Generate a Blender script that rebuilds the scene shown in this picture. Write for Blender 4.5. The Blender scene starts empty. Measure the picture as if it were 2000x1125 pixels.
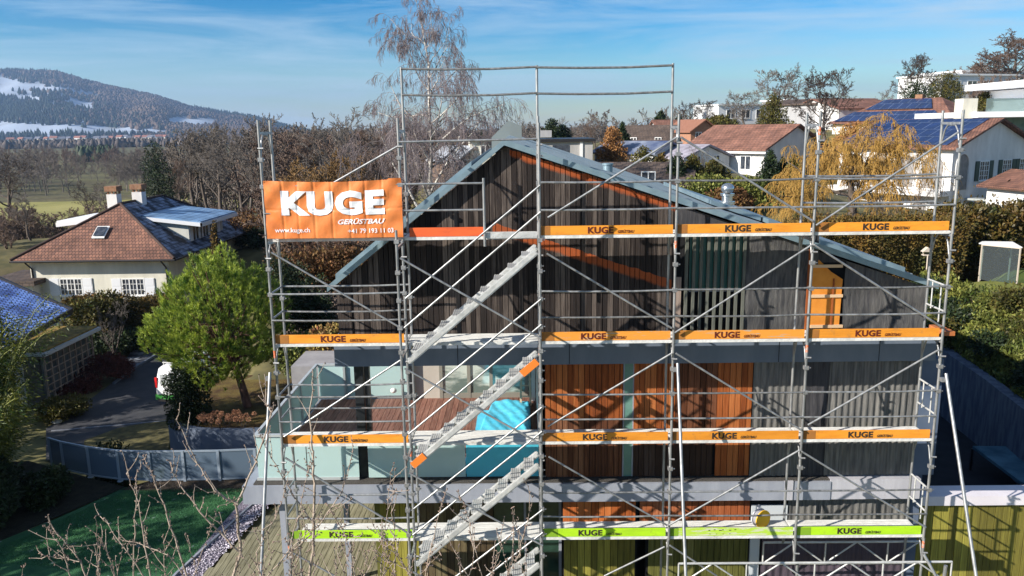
import bpy, bmesh, math, random
import numpy as np
from mathutils import Vector, Matrix
R_ = math.radians
sc = bpy.context.scene
COL = sc.collection

# ------------------------------------------------------------------ camera
F_PX, PITCH, YAW, ROLL = 1580.0, .196015, -.0145698, -.0144056
CAM = Vector((0, -14.692, 10.328))
_f = Vector((math.sin(YAW)*math.cos(PITCH), math.cos(YAW)*math.cos(PITCH), -math.sin(PITCH)))
_r0 = Vector((math.cos(YAW), -math.sin(YAW), 0)); _u0 = _r0.cross(_f)
_r = _r0*math.cos(ROLL)+_u0*math.sin(ROLL); _u = _u0*math.cos(ROLL)-_r0*math.sin(ROLL)
cd = bpy.data.cameras.new("camera"); cam = bpy.data.objects.new("camera", cd); COL.objects.link(cam)
cam.matrix_world = Matrix(((_r.x, _u.x, -_f.x, CAM.x), (_r.y, _u.y, -_f.y, CAM.y), (_r.z, _u.z, -_f.z, CAM.z), (0, 0, 0, 1)))
cd.sensor_width = 36; cd.lens = 36*F_PX/2000; cd.clip_start = .1; cd.clip_end = 30000
sc.camera = cam
def ray(px, py): return _f+_r*((px-1000)/F_PX)-_u*((py-562.5)/F_PX)
def at(px, py, Y):
    d = ray(px, py); return CAM+d*((Y-CAM.y)/d.y)
def gz(px, py, z):
    d = ray(px, py); return CAM+d*((z-CAM.z)/d.z)

# ------------------------------------------------------------------ light
SUN_EL, SUN_AZ = 28.0, 61.0     # azimuth: degrees from -Y towards -X
sdir = Vector((-math.sin(R_(SUN_AZ))*math.cos(R_(SUN_EL)), -math.cos(R_(SUN_AZ))*math.cos(R_(SUN_EL)), math.sin(R_(SUN_EL))))
sl = bpy.data.lights.new("sun", 'SUN'); sl.energy = 5.0; sl.angle = R_(.5); sl.color = (1, .93, .82)
so = bpy.data.objects.new("sun", sl); COL.objects.link(so)
so.rotation_euler = sdir.to_track_quat('Z', 'Y').to_euler()
w = bpy.data.worlds.new("World"); sc.world = w; w.use_nodes = True
nt = w.node_tree; nt.nodes.clear()
def N(nt, t, **k):
    n = nt.nodes.new(t)
    for a, b in k.items(): setattr(n, a, b)
    return n
def L(nt, a, b): nt.links.new(a, b)
wo = N(nt, 'ShaderNodeOutputWorld'); bg = N(nt, 'ShaderNodeBackground'); bg.inputs[1].default_value = .076
sky = N(nt, 'ShaderNodeTexSky', sky_type='NISHITA'); sky.sun_disc = False
sky.sun_elevation = R_(SUN_EL); sky.sun_rotation = math.atan2(sdir.x, sdir.y)
sky.air_density = 1.0; sky.dust_density = .4; sky.ozone_density = 2.5; sky.altitude = 500
hs = N(nt, 'ShaderNodeHueSaturation'); hs.inputs['Saturation'].default_value = 1.42; hs.inputs['Value'].default_value = 1.0
m1 = N(nt, 'ShaderNodeMixRGB', blend_type='MULTIPLY'); m1.inputs[0].default_value = 1; m1.inputs[2].default_value = (.16, .16, .16, 1); L(nt, sky.outputs[0], m1.inputs[1])
gm_ = N(nt, 'ShaderNodeGamma'); gm_.inputs[1].default_value = 1.6; L(nt, m1.outputs[0], gm_.inputs[0])
m2 = N(nt, 'ShaderNodeMixRGB', blend_type='MULTIPLY'); m2.inputs[0].default_value = 1; m2.inputs[2].default_value = (6.2, 6.2, 6.2, 1); L(nt, gm_.outputs[0], m2.inputs[1])
L(nt, m2.outputs[0], hs.inputs['Color'])
tc = N(nt, 'ShaderNodeTexCoord')
mp = N(nt, 'ShaderNodeMapping'); mp.inputs['Scale'].default_value = (1.1, 1.1, 11); mp.inputs['Rotation'].default_value = (0, R_(5), 0)
L(nt, tc.outputs['Generated'], mp.inputs[0])
nz = N(nt, 'ShaderNodeTexNoise'); nz.inputs['Scale'].default_value = 2.6; nz.inputs['Detail'].default_value = 9; nz.inputs['Roughness'].default_value = .62; nz.inputs['Distortion'].default_value = .5
L(nt, mp.outputs[0], nz.inputs[0])
cr = N(nt, 'ShaderNodeValToRGB'); cr.color_ramp.elements[0].position = .38; cr.color_ramp.elements[1].position = .72
cr.color_ramp.elements[0].color = (0, 0, 0, 1); cr.color_ramp.elements[1].color = (.75, .75, .75, 1)
L(nt, nz.outputs[0], cr.inputs[0])
mx = N(nt, 'ShaderNodeMixRGB'); mx.inputs[2].default_value = (4.9, 6.2, 7.3, 1)
L(nt, cr.outputs[0], mx.inputs[0]); L(nt, hs.outputs[0], mx.inputs[1])
L(nt, mx.outputs[0], bg.inputs[0]); L(nt, bg.outputs[0], wo.inputs[0])
sc.view_settings.view_transform = 'Standard'; sc.view_settings.look = 'None'
sc.view_settings.gamma = 1; sc.view_settings.exposure = 0.8
sc.render.engine = 'CYCLES'
sc.cycles.max_bounces = 6; sc.cycles.transparent_max_bounces = 16; sc.cycles.volume_bounces = 0

# ------------------------------------------------------------------ materials
MC = {}
def mat(name, c1, c2=None, scale=4, rough=.75, metal=0, island=0, hue=0, bump=0, bscale=None, stretch=(1, 1, 1), spec=.35, lo=.35, hi=.65, uv=False, trans=0, objr=0, rust=0):
    if name in MC: return MC[name]
    m = bpy.data.materials.new(name); m.use_nodes = True; t = m.node_tree
    b = t.nodes['Principled BSDF']; b.inputs['Roughness'].default_value = rough; b.inputs['Metallic'].default_value = metal
    b.inputs['Specular IOR Level'].default_value = spec
    tcn = N(t, 'ShaderNodeTexCoord'); mpn = N(t, 'ShaderNodeMapping'); mpn.inputs['Scale'].default_value = stretch
    L(t, tcn.outputs['UV' if uv else 'Object'], mpn.inputs[0])
    col = None
    if c2 is not None:
        n = N(t, 'ShaderNodeTexNoise'); n.inputs['Scale'].default_value = scale; n.inputs['Detail'].default_value = 6; n.inputs['Roughness'].default_value = .6
        L(t, mpn.outputs[0], n.inputs[0])
        mr = N(t, 'ShaderNodeMapRange'); mr.inputs[1].default_value = lo; mr.inputs[2].default_value = hi
        L(t, n.outputs[0], mr.inputs[0])
        x = N(t, 'ShaderNodeMixRGB'); x.inputs[1].default_value = (*c1, 1); x.inputs[2].default_value = (*c2, 1)
        L(t, mr.outputs[0], x.inputs[0]); col = x.outputs[0]
    else:
        x = N(t, 'ShaderNodeRGB'); x.outputs[0].default_value = (*c1, 1); col = x.outputs[0]
    if island or hue:
        g = N(t, 'ShaderNodeNewGeometry'); h = N(t, 'ShaderNodeHueSaturation')
        mr = N(t, 'ShaderNodeMapRange'); mr.inputs[3].default_value = 1-island; mr.inputs[4].default_value = 1+island
        L(t, g.outputs['Random Per Island'], mr.inputs[0]); L(t, mr.outputs[0], h.inputs['Value'])
        if hue:
            mm = N(t, 'ShaderNodeMath', operation='MULTIPLY'); mm.inputs[1].default_value = 7.31
            fr = N(t, 'ShaderNodeMath', operation='FRACT'); L(t, g.outputs['Random Per Island'], mm.inputs[0]); L(t, mm.outputs[0], fr.inputs[0])
            mr2 = N(t, 'ShaderNodeMapRange'); mr2.inputs[3].default_value = .5-hue; mr2.inputs[4].default_value = .5+hue
            L(t, fr.outputs[0], mr2.inputs[0]); L(t, mr2.outputs[0], h.inputs['Hue'])
        L(t, col, h.inputs['Color']); col = h.outputs[0]
    if objr:
        oi = N(t, 'ShaderNodeObjectInfo'); h = N(t, 'ShaderNodeHueSaturation'); mr = N(t, 'ShaderNodeMapRange'); mr.inputs[3].default_value = 1-objr; mr.inputs[4].default_value = 1+objr*.5
        L(t, oi.outputs['Random'], mr.inputs[0]); L(t, mr.outputs[0], h.inputs['Value']); L(t, col, h.inputs['Color'])
        n5 = N(t, 'ShaderNodeTexNoise'); n5.inputs['Scale'].default_value = 5; n5.inputs['Detail'].default_value = 9; n5.inputs['Roughness'].default_value = .75; L(t, tcn.outputs['Object'], n5.inputs[0])
        m5 = N(t, 'ShaderNodeMapRange'); m5.inputs[1].default_value = .56; m5.inputs[2].default_value = .72; m5.inputs[4].default_value = .6; L(t, n5.outputs[0], m5.inputs[0])
        x5 = N(t, 'ShaderNodeMixRGB'); L(t, m5.outputs[0], x5.inputs[0]); L(t, h.outputs[0], x5.inputs[1]); x5.inputs[2].default_value = (.22, .13, .06, 1); col = x5.outputs[0]
    if rust:
        n6 = N(t, 'ShaderNodeTexNoise'); n6.inputs['Scale'].default_value = 2.2; n6.inputs['Detail'].default_value = 10; n6.inputs['Roughness'].default_value = .8
        g6 = N(t, 'ShaderNodeNewGeometry'); L(t, g6.outputs['Position'], n6.inputs[0])
        m6 = N(t, 'ShaderNodeMapRange'); m6.inputs[1].default_value = .60; m6.inputs[2].default_value = .68; m6.inputs[4].default_value = rust; L(t, n6.outputs[0], m6.inputs[0])
        x6 = N(t, 'ShaderNodeMixRGB'); L(t, m6.outputs[0], x6.inputs[0]); L(t, col, x6.inputs[1]); x6.inputs[2].default_value = (.16, .10, .065, 1); col = x6.outputs[0]
    L(t, col, b.inputs['Base Color'])
    if bump:
        n = N(t, 'ShaderNodeTexNoise'); n.inputs['Scale'].default_value = bscale or scale*4; n.inputs['Detail'].default_value = 4
        L(t, mpn.outputs[0], n.inputs[0]); bp = N(t, 'ShaderNodeBump'); bp.inputs['Strength'].default_value = bump; bp.inputs['Distance'].default_value = .05
        L(t, n.outputs[0], bp.inputs['Height']); L(t, bp.outputs[0], b.inputs['Normal'])
    if trans:
        tl = N(t, 'ShaderNodeBsdfTranslucent'); L(t, col, tl.inputs[0]); ms = N(t, 'ShaderNodeMixShader'); ms.inputs[0].default_value = trans
        out = t.nodes['Material Output']; L(t, b.outputs[0], ms.inputs[1]); L(t, tl.outputs[0], ms.inputs[2]); L(t, ms.outputs[0], out.inputs[0])
    MC[name] = m; return m
def tile_mat(name, c1, c2, mortar, bw=.22, bh=.3, metal=0, rough=.75, msize=.02, bumpd=.03, frost=None, spec=.3):
    if name in MC: return MC[name]
    m = bpy.data.materials.new(name); m.use_nodes = True; t = m.node_tree; b = t.nodes['Principled BSDF']
    b.inputs['Roughness'].default_value = rough; b.inputs['Metallic'].default_value = metal; b.inputs['Specular IOR Level'].default_value = spec
    tcn = N(t, 'ShaderNodeTexCoord'); br = N(t, 'ShaderNodeTexBrick'); br.inputs['Scale'].default_value = 1
    br.inputs['Color1'].default_value = (*c1, 1); br.inputs['Color2'].default_value = (*c2, 1); br.inputs['Mortar'].default_value = (*mortar, 1)
    br.inputs['Brick Width'].default_value = bw; br.inputs['Row Height'].default_value = bh; br.inputs['Mortar Size'].default_value = msize; br.inputs['Bias'].default_value = -.1
    L(t, tcn.outputs['UV'], br.inputs['Vector']); col = br.outputs['Color']
    n = N(t, 'ShaderNodeTexNoise'); n.inputs['Scale'].default_value = .9; n.inputs['Detail'].default_value = 5; L(t, tcn.outputs['Object'], n.inputs[0])
    mr = N(t, 'ShaderNodeMapRange'); mr.inputs[1].default_value = .3; mr.inputs[2].default_value = .7; mr.inputs[3].default_value = .65; mr.inputs[4].default_value = 1.25
    L(t, n.outputs[0], mr.inputs[0]); h = N(t, 'ShaderNodeHueSaturation'); L(t, mr.outputs[0], h.inputs['Value']); L(t, col, h.inputs['Color']); col = h.outputs[0]
    if frost:
        n2 = N(t, 'ShaderNodeTexNoise'); n2.inputs['Scale'].default_value = 1.3; n2.inputs['Detail'].default_value = 7; L(t, tcn.outputs['Object'], n2.inputs[0])
        mr3 = N(t, 'ShaderNodeMapRange'); mr3.inputs[1].default_value = .40; mr3.inputs[2].default_value = .62; L(t, n2.outputs[0], mr3.inputs[0])
        wv = N(t, 'ShaderNodeMath', operation='MULTIPLY'); L(t, mr3.outputs[0], wv.inputs[0])
        sb = N(t, 'ShaderNodeMath', operation='SUBTRACT'); sb.inputs[0].default_value = 1; L(t, br.outputs['Fac'], sb.inputs[1]); L(t, sb.outputs[0], wv.inputs[1])
        x = N(t, 'ShaderNodeMixRGB'); L(t, wv.outputs[0], x.inputs[0]); L(t, col, x.inputs[1]); x.inputs[2].default_value = (*frost, 1); col = x.outputs[0]
    L(t, col, b.inputs['Base Color'])
    bp = N(t, 'ShaderNodeBump'); bp.inputs['Strength'].default_value = .8; bp.inputs['Distance'].default_value = bumpd; bp.invert = True
    L(t, br.outputs['Fac'], bp.inputs['Height']); L(t, bp.outputs[0], b.inputs['Normal'])
    MC[name] = m; return m
def glass_mat(name, c, tfac, rough=.15, spec=.5):
    if name in MC: return MC[name]
    m = bpy.data.materials.new(name); m.use_nodes = True; t = m.node_tree; b = t.nodes['Principled BSDF']
    b.inputs['Base Color'].default_value = (*c, 1); b.inputs['Roughness'].default_value = rough; b.inputs['Specular IOR Level'].default_value = spec
    tr = N(t, 'ShaderNodeBsdfTransparent'); tr.inputs[0].default_value = (.8, .93, .93, 1); ms = N(t, 'ShaderNodeMixShader'); ms.inputs[0].default_value = tfac
    L(t, b.outputs[0], ms.inputs[1]); L(t, tr.outputs[0], ms.inputs[2]); L(t, ms.outputs[0], t.nodes['Material Output'].inputs[0])
    MC[name] = m; return m

steel = mat('galvanised steel', (.22, .23, .24), (.42, .425, .43), 9, rough=.42, metal=.55, stretch=(1, 1, .3), spec=.5, rust=.6)
steel2 = mat('worn steel', (.15, .155, .16), (.32, .32, .32), 14, rough=.5, metal=.6, rust=.8)
alu = mat('aluminium plank', (.45, .46, .46), (.66, .66, .65), 5, rough=.45, metal=.35, stretch=(1, 6, 1), bump=.2)
deck_m = mat('pale deck plank', (.52, .52, .50), (.72, .72, .70), 4, rough=.6, stretch=(1, 8, 1), bump=.2, rust=.5)
coupler = mat('coupler steel', (.25, .25, .26), (.4, .4, .4), 20, rough=.5, metal=.6)
orange_p = mat('orange board paint', (.78, .30, .03), (.62, .22, .02), 3, rough=.55, stretch=(.6, 1, 3), lo=.45, hi=.75, bump=.1, objr=.16)
def worn(name, c, cw, amt):
    return mat(name, c, cw, 6, rough=.65, stretch=(.5, 1, 5), lo=amt, hi=amt+.06, bump=.15)
orange_w = worn('worn orange board', (.74, .29, .04), (.42, .35, .27), .58)
lime_p = mat('lime green board paint', (.42, .72, .02), (.34, .6, .02), 3, rough=.5, stretch=(.6, 1, 3), objr=.1)
lime_w = worn('worn lime board', (.42, .62, .06), (.55, .58, .40), .50)
red_p = mat('red orange board paint', (.78, .13, .03), (.6, .1, .03), 4, rough=.6, stretch=(.6, 1, 3))
black_p = mat('black stencil paint', (.02, .017, .015), (.05, .03, .02), 30, rough=.7)
maroon_p = mat('dark red stencil paint', (.09, .012, .006), (.13, .02, .008), 30, rough=.7)
for _m in (black_p, maroon_p):       # stencil paint partly scraped off
    _t = _m.node_tree; _b = _t.nodes['Principled BSDF']; _g = N(_t, 'ShaderNodeNewGeometry'); _n = N(_t, 'ShaderNodeTexNoise'); _n.inputs['Scale'].default_value = 9; _n.inputs['Detail'].default_value = 8; _n.inputs['Roughness'].default_value = .7
    L(_t, _g.outputs['Position'], _n.inputs[0]); _r_ = N(_t, 'ShaderNodeMapRange'); _r_.inputs[1].default_value = .61; _r_.inputs[2].default_value = .65; L(_t, _n.outputs[0], _r_.inputs[0])
    _x = N(_t, 'ShaderNodeMixShader'); _tr = N(_t, 'ShaderNodeBsdfTransparent'); L(_t, _r_.outputs[0], _x.inputs[0]); L(_t, _b.outputs[0], _x.inputs[1]); L(_t, _tr.outputs[0], _x.inputs[2]); L(_t, _x.outputs[0], _t.nodes['Material Output'].inputs[0])
white_p = mat('white banner print', (.82, .84, .88), rough=.6)

# ------------------------------------------------------------------ mesh helpers
class M:
    def __init__(s): s.v = []; s.f = []; s.sm = []; s.mi = []; s.cm = 0
    def add(s, vs, fs, smooth=False):
        o = len(s.v); s.v += [tuple(v) for v in vs]; s.f += [tuple(i+o for i in f) for f in fs]; s.sm += [smooth]*len(fs); s.mi += [s.cm]*len(fs); return s
    def box(s, a, b):
        x0, y0, z0 = a; x1, y1, z1 = b
        x0, x1 = min(x0, x1), max(x0, x1); y0, y1 = min(y0, y1), max(y0, y1); z0, z1 = min(z0, z1), max(z0, z1)
        return s.add([(x0, y0, z0), (x1, y0, z0), (x1, y1, z0), (x0, y1, z0), (x0, y0, z1), (x1, y0, z1), (x1, y1, z1), (x0, y1, z1)],
                     [(0, 3, 2, 1), (4, 5, 6, 7), (0, 1, 5, 4), (1, 2, 6, 5), (2, 3, 7, 6), (3, 0, 4, 7)])
    def tube(s, a, b, r, n=8, r2=None, cap=True):
        a = Vector(a); b = Vector(b); d = (b-a)
        if d.length < 1e-6: return s
        d.normalize(); u = d.orthogonal().normalized(); w_ = d.cross(u); r2 = r if r2 is None else r2
        vs = []
        for p, q in ((a, r), (b, r2)):
            for i in range(n):
                t = 2*math.pi*i/n; vs.append(p+u*math.cos(t)*q+w_*math.sin(t)*q)
        s.add(vs, [(i, (i+1) % n, n+(i+1) % n, n+i) for i in range(n)], True)
        if cap: s.add(vs, [tuple(range(n-1, -1, -1)), tuple(range(n, 2*n))])
        return s
    def pipe(s, pts, r, n=8):
        for i in range(len(pts)-1): s.tube(pts[i], pts[i+1], r, n)
        return s
    def bar(s, a, b, wx, wz, up=(0, 0, 1)):      # rectangular bar from a to b
        a = Vector(a); b = Vector(b); d = (b-a).normalized(); sd = d.cross(Vector(up)).normalized(); u = sd.cross(d)
        vs = [p+sd*x*wx/2+u*z*wz/2 for p in (a, b) for x, z in ((-1, -1), (1, -1), (1, 1), (-1, 1))]
        return s.add(vs, [(3, 2, 1, 0), (4, 5, 6, 7), (0, 1, 5, 4), (1, 2, 6, 5), (2, 3, 7, 6), (3, 0, 4, 7)])
    def prism(s, pts, dvec):                      # polygon extruded by dvec
        n = len(pts); a = [Vector(p) for p in pts]; d = Vector(dvec); vs = a+[p+d for p in a]
        nrm = Vector((0, 0, 0))
        for i in range(n): nrm += a[i].cross(a[(i+1) % n])
        fs = [tuple(range(n)), tuple(range(2*n-1, n-1, -1))]+[(i, i+n, (i+1) % n+n, (i+1) % n) for i in range(n)]
        if nrm.dot(d) > 0: fs = [tuple(reversed(f)) for f in fs]
        return s.add(vs, fs)
    def poly(s, pts): return s.add(pts, [tuple(range(len(pts)))])
    def ball(s, c, r, n=8, m_=6, sz=1):
        vs = [Vector(c)+Vector((0, 0, r*sz))]
        for j in range(1, m_):
            for i in range(n):
                p = math.pi*j/m_; t = 2*math.pi*i/n; vs.append(Vector(c)+Vector((math.sin(p)*math.cos(t)*r, math.sin(p)*math.sin(t)*r, math.cos(p)*r*sz)))
        vs.append(Vector(c)-Vector((0, 0, r*sz))); fs = [(0, 1+i, 1+(i+1) % n) for i in range(n)]
        for j in range(m_-2):
            for i in range(n): fs.append((1+j*n+i, 1+(j+1)*n+i, 1+(j+1)*n+(i+1) % n, 1+j*n+(i+1) % n))
        k = 1+(m_-2)*n; fs += [(k+i, len(vs)-1, k+(i+1) % n) for i in range(n)]
        return s.add(vs, fs, True)
    def build(s, name, m, parent=None, uv=False, loc=None, rz=None):
        me = bpy.data.meshes.new(name); me.from_pydata(s.v, [], s.f)
        for k in (m if isinstance(m, (list, tuple)) else [m]): me.materials.append(k)
        me.polygons.foreach_set('use_smooth', s.sm); me.polygons.foreach_set('material_index', s.mi)
        if uv: auto_uv(me)
        me.update(); o = bpy.data.objects.new(name, me); COL.objects.link(o)
        if parent: o.parent = parent
        if loc is not None: o.location = loc
        if rz is not None: o.rotation_euler = (0, 0, rz)
        return o
def auto_uv(me):
    ul = me.uv_layers.new(name='uv'); Z = Vector((0, 0, 1))
    for p in me.polygons:
        n = p.normal; u = Z.cross(n)
        u = Vector((1, 0, 0)) if u.length < 1e-4 else u.normalized()
        v = n.cross(u)
        for li in p.loop_indices:
            c = me.vertices[me.loops[li].vertex_index].co; ul.data[li].uv = (c.dot(u), c.dot(v))
def np_mesh(name, V, Fc, m, parent=None, smooth=False):
    V = np.asarray(V, np.float32); Fc = np.asarray(Fc, np.int32); k = Fc.shape[1]
    me = bpy.data.meshes.new(name); me.vertices.add(len(V)); me.vertices.foreach_set('co', V.ravel())
    me.loops.add(Fc.size); me.loops.foreach_set('vertex_index', Fc.ravel())
    me.polygons.add(len(Fc)); me.polygons.foreach_set('loop_start', np.arange(0, Fc.size, k, dtype=np.int32)); me.polygons.foreach_set('loop_total', np.full(len(Fc), k, np.int32))
    if smooth: me.polygons.foreach_set('use_smooth', np.ones(len(Fc), bool))
    me.update(calc_edges=True); me.validate()
    if m: me.materials.append(m)
    o = bpy.data.objects.new(name, me); COL.objects.link(o)
    if parent: o.parent = parent
    return o
def thing(name, label, cat, loc=(0, 0, 0), rz=0, group=None):
    o = bpy.data.objects.new(name, None); COL.objects.link(o); o.location = loc; o.rotation_euler = (0, 0, rz); o.empty_display_size = .3
    o['label'] = label; o['category'] = cat
    if group: o['group'] = group
    return o
def tag(o, label, cat, group=None):
    o['label'] = label; o['category'] = cat
    if group: o['group'] = group
    return o
def struct(o, kind='structure'): o['kind'] = kind; return o
def copy_tree(o, parent=None):
    c = o.copy(); COL.objects.link(c); c.parent = parent
    for ch in o.children: copy_tree(ch, c)
    return c
def text_mesh(body, size, offset=0, shear=0, sx=1, space=1):
    cu = bpy.data.curves.new('t', 'FONT'); cu.body = body; cu.size = size; cu.offset = offset; cu.shear = shear; cu.resolution_u = 3; cu.space_character = space; cu.extrude = .0015
    o = bpy.data.objects.new('t', cu); COL.objects.link(o); bpy.context.view_layer.update()
    me = bpy.data.meshes.new_from_object(o); bpy.data.objects.remove(o)
    for v in me.vertices: v.co = Vector((v.co.x*sx, -v.co.z, v.co.y))     # upright, facing -Y
    return me
def text_width(me): xs = [v.co.x for v in me.vertices]; return min(xs), max(xs)
GP = []      # ground control points

# ================================================================== MAIN BUILDING
FY = 1.2                                      # facade plane
SL_R, SL_L, APX, APZ = .342, .7925, -.34, 10.02
def roofz(x): return APZ-(x-APX)*SL_R if x > APX else APZ-(APX-x)*SL_L
def board_mat(name, dark, mid, light, orange=None, strips=()):
    """weathered vertical boards; optional strips of fresh wood along lines z = a + b x"""
    m = bpy.data.materials.new(name); m.use_nodes = True; t = m.node_tree; b = t.nodes['Principled BSDF']; b.inputs['Roughness'].default_value = .8; b.inputs['Specular IOR Level'].default_value = .25
    tcn = N(t, 'ShaderNodeTexCoord'); mpn = N(t, 'ShaderNodeMapping'); mpn.inputs['Scale'].default_value = (24, 24, .9); L(t, tcn.outputs['Object'], mpn.inputs[0])
    n = N(t, 'ShaderNodeTexNoise'); n.inputs['Scale'].default_value = 1.5; n.inputs['Detail'].default_value = 8; n.inputs['Roughness'].default_value = .7; L(t, mpn.outputs[0], n.inputs[0])
    g = N(t, 'ShaderNodeNewGeometry')
    ad = N(t, 'ShaderNodeMath', operation='MULTIPLY_ADD'); L(t, g.outputs['Random Per Island'], ad.inputs[0]); ad.inputs[1].default_value = .42; 
    sb = N(t, 'ShaderNodeMath', operation='MULTIPLY_ADD'); L(t, n.outputs[0], sb.inputs[0]); sb.inputs[1].default_value = 1.1; sb.inputs[2].default_value = -.25
    L(t, sb.outputs[0], ad.inputs[2])
    r = N(t, 'ShaderNodeValToRGB'); e = r.color_ramp.elements; e[0].position = .1; e[0].color = (*dark, 1); e[1].position = .95; e[1].color = (*light, 1); k = r.color_ramp.elements.new(.5); k.color = (*mid, 1)
    L(t, ad.outputs[0], r.inputs[0]); col = r.outputs[0]
    if strips:
        sp = N(t, 'ShaderNodeSeparateXYZ'); L(t, tcn.outputs['Object'], sp.inputs[0])
        n3 = N(t, 'ShaderNodeTexNoise'); n3.inputs['Scale'].default_value = 5; n3.inputs['Detail'].default_value = 4; L(t, tcn.outputs['Object'], n3.inputs[0])
        for (a, bb, wd, x0, x1, st) in strips:      # distance below line z=a+bb*x within wd
            q = N(t, 'ShaderNodeMath', operation='MULTIPLY_ADD'); L(t, sp.outputs[0], q.inputs[0]); q.inputs[1].default_value = bb; q.inputs[2].default_value = a
            d = N(t, 'ShaderNodeMath', operation='SUBTRACT'); L(t, q.outputs[0], d.inputs[0]); L(t, sp.outputs[2], d.inputs[1])
            d2 = N(t, 'ShaderNodeMath', operation='MULTIPLY_ADD'); L(t, n3.outputs[0], d2.inputs[0]); d2.inputs[1].default_value = -.12; L(t, d.outputs[0], d2.inputs[2])
            m1 = N(t, 'ShaderNodeMapRange'); L(t, d2.outputs[0], m1.inputs[0]); m1.inputs[1].default_value = wd-.06; m1.inputs[2].default_value = wd; m1.inputs[3].default_value = 1; m1.inputs[4].default_value = 0
            m0 = N(t, 'ShaderNodeMath', operation='GREATER_THAN'); L(t, d2.outputs[0], m0.inputs[0]); m0.inputs[1].default_value = -.06
            c0 = N(t, 'ShaderNodeMath', operation='GREATER_THAN'); L(t, sp.outputs[0], c0.inputs[0]); c0.inputs[1].default_value = x0
            c1 = N(t, 'ShaderNodeMath', operation='LESS_THAN'); L(t, sp.outputs[0], c1.inputs[0]); c1.inputs[1].default_value = x1
            p = None
            for q_ in (m1, m0, c0, c1):
                if p is None: p = q_.outputs[0]; continue
                mu = N(t, 'ShaderNodeMath', operation='MULTIPLY'); L(t, p, mu.inputs[0]); L(t, q_.outputs[0], mu.inputs[1]); p = mu.outputs[0]
            mu = N(t, 'ShaderNodeMath', operation='MULTIPLY'); L(t, p, mu.inputs[0]); mu.inputs[1].default_value = st
            x = N(t, 'ShaderNodeMixRGB'); L(t, mu.outputs[0], x.inputs[0]); L(t, col, x.inputs[1]); x.inputs[2].default_value = (*orange, 1); col = x.outputs[0]
    L(t, col, b.inputs['Base Color'])
    bp = N(t, 'ShaderNodeBump'); bp.inputs['Strength'].default_value = .5; bp.inputs['Distance'].default_value = .01; L(t, n.outputs[0], bp.inputs['Height']); L(t, bp.outputs[0], b.inputs['Normal'])
    return m
def facade_boards(x0, x1, zb, zt, y, wd=.108, gap=.012, rng=random.Random(1), th=.028):
    m = M(); x = x0
    while x < x1-.02:
        ww = min(wd*rng.uniform(.9, 1.1), x1-x); a, b_ = x, x+ww-gap
        dy = rng.uniform(0, .012)
        za, zc = (zt(a), zt(b_)) if callable(zt) else (zt, zt)
        zA, zC = (zb(a), zb(b_)) if callable(zb) else (zb, zb)
        if min(za-zA, zc-zC) > .03: m.prism([(a, y-dy, zA), (b_, y-dy, zC), (b_, y-dy, zc), (a, y-dy, za)], (0, th, 0))
        x += ww
    return m
house = thing('gabled_house', 'dark timber clad house with an asymmetric gable standing behind the scaffolding', 'house')
under = lambda x: roofz(x)-.05
ostr = [(APZ+APX*SL_R-.07, -SL_R, .10, APX+.1, 3.2, .85), (at(965, 436, FY).z+at(965, 436, FY).x*.336, -.336, .15, -.6, 2.95, .85)]
b_dark = board_mat('weathered dark boards', (.007, .006, .006), (.027, .020, .018), (.17, .138, .118), (.34, .075, .018), ostr)
b_red = board_mat('red brown boards', (.05, .012, .004), (.27, .07, .016), (.52, .19, .06))
b_black = board_mat('charred dark boards', (.012, .007, .006), (.035, .018, .012), (.085, .06, .05))
b_olive = board_mat('olive boards', (.03, .03, .008), (.11, .11, .025), (.24, .23, .09))
b_yel = board_mat('yellow tinted boards', (.05, .042, .012), (.17, .15, .03), (.42, .38, .07))
b_brn = board_mat('brown ground floor boards', (.03, .02, .012), (.09, .065, .035), (.2, .17, .09))
dark_void = mat('dark cavity', (.008, .008, .01), rough=.9)
conc_blue = mat('blue grey metal band', (.11, .14, .19), (.15, .18, .23), 2, rough=.5, metal=.1, stretch=(1, 1, .4))
conc_lt = mat('pale grey band', (.23, .25, .30), (.29, .31, .36), 2, rough=.55, stretch=(2, 1, .5))
zinc = mat('zinc roof trim', (.17, .25, .30), (.24, .33, .38), 3, rough=.42, metal=.35)
felt = mat('dark grey felt sheet', (.03, .03, .036), (.06, .058, .062), 3, rough=.85, stretch=(9, 9, .5), bump=.25)
felt_r = mat('fibre panel grey', (.04, .04, .045), (.105, .102, .098), 2.5, rough=.85, stretch=(8, 8, .6), bump=.3)
teal_g = glass_mat('green glass', (.05, .16, .14), .12, .08)
white_c = mat('white render', (.66, .66, .64), (.72, .72, .70), 2, rough=.85)
# core volume (walls behind cladding)
m = M(); core = [(-3.7, 6.2), (-3.7, under(-3.7)-.06), (APX, APZ-.14), (8.0, under(8.0)-.06), (8.0, 6.2)]
m.prism([(x, FY+.05, z) for x, z in core], (0, 13.5, 0)); m.build('upper_wall', dark_void, house)
facade_boards(-3.66, 3.02, 6.24, under, FY, rng=random.Random(5)).build('gable_cladding', b_dark, house)
m = M(); m.box((-3.73, FY-.03, 6.22), (-3.5, FY+.0, 7.34)); facade_boards(-3.75, -3.45, 6.22, 7.3, FY-.03, wd=.15, rng=random.Random(3)).build('corner_board', b_dark, house)
facade_boards(3.02, 3.16, 6.24, 7.36, FY-.04, wd=.14, rng=random.Random(4)).build('corner_board', board_mat('pale corner board', (.12, .09, .07), (.25, .19, .16), (.4, .33, .28)), house)
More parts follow.
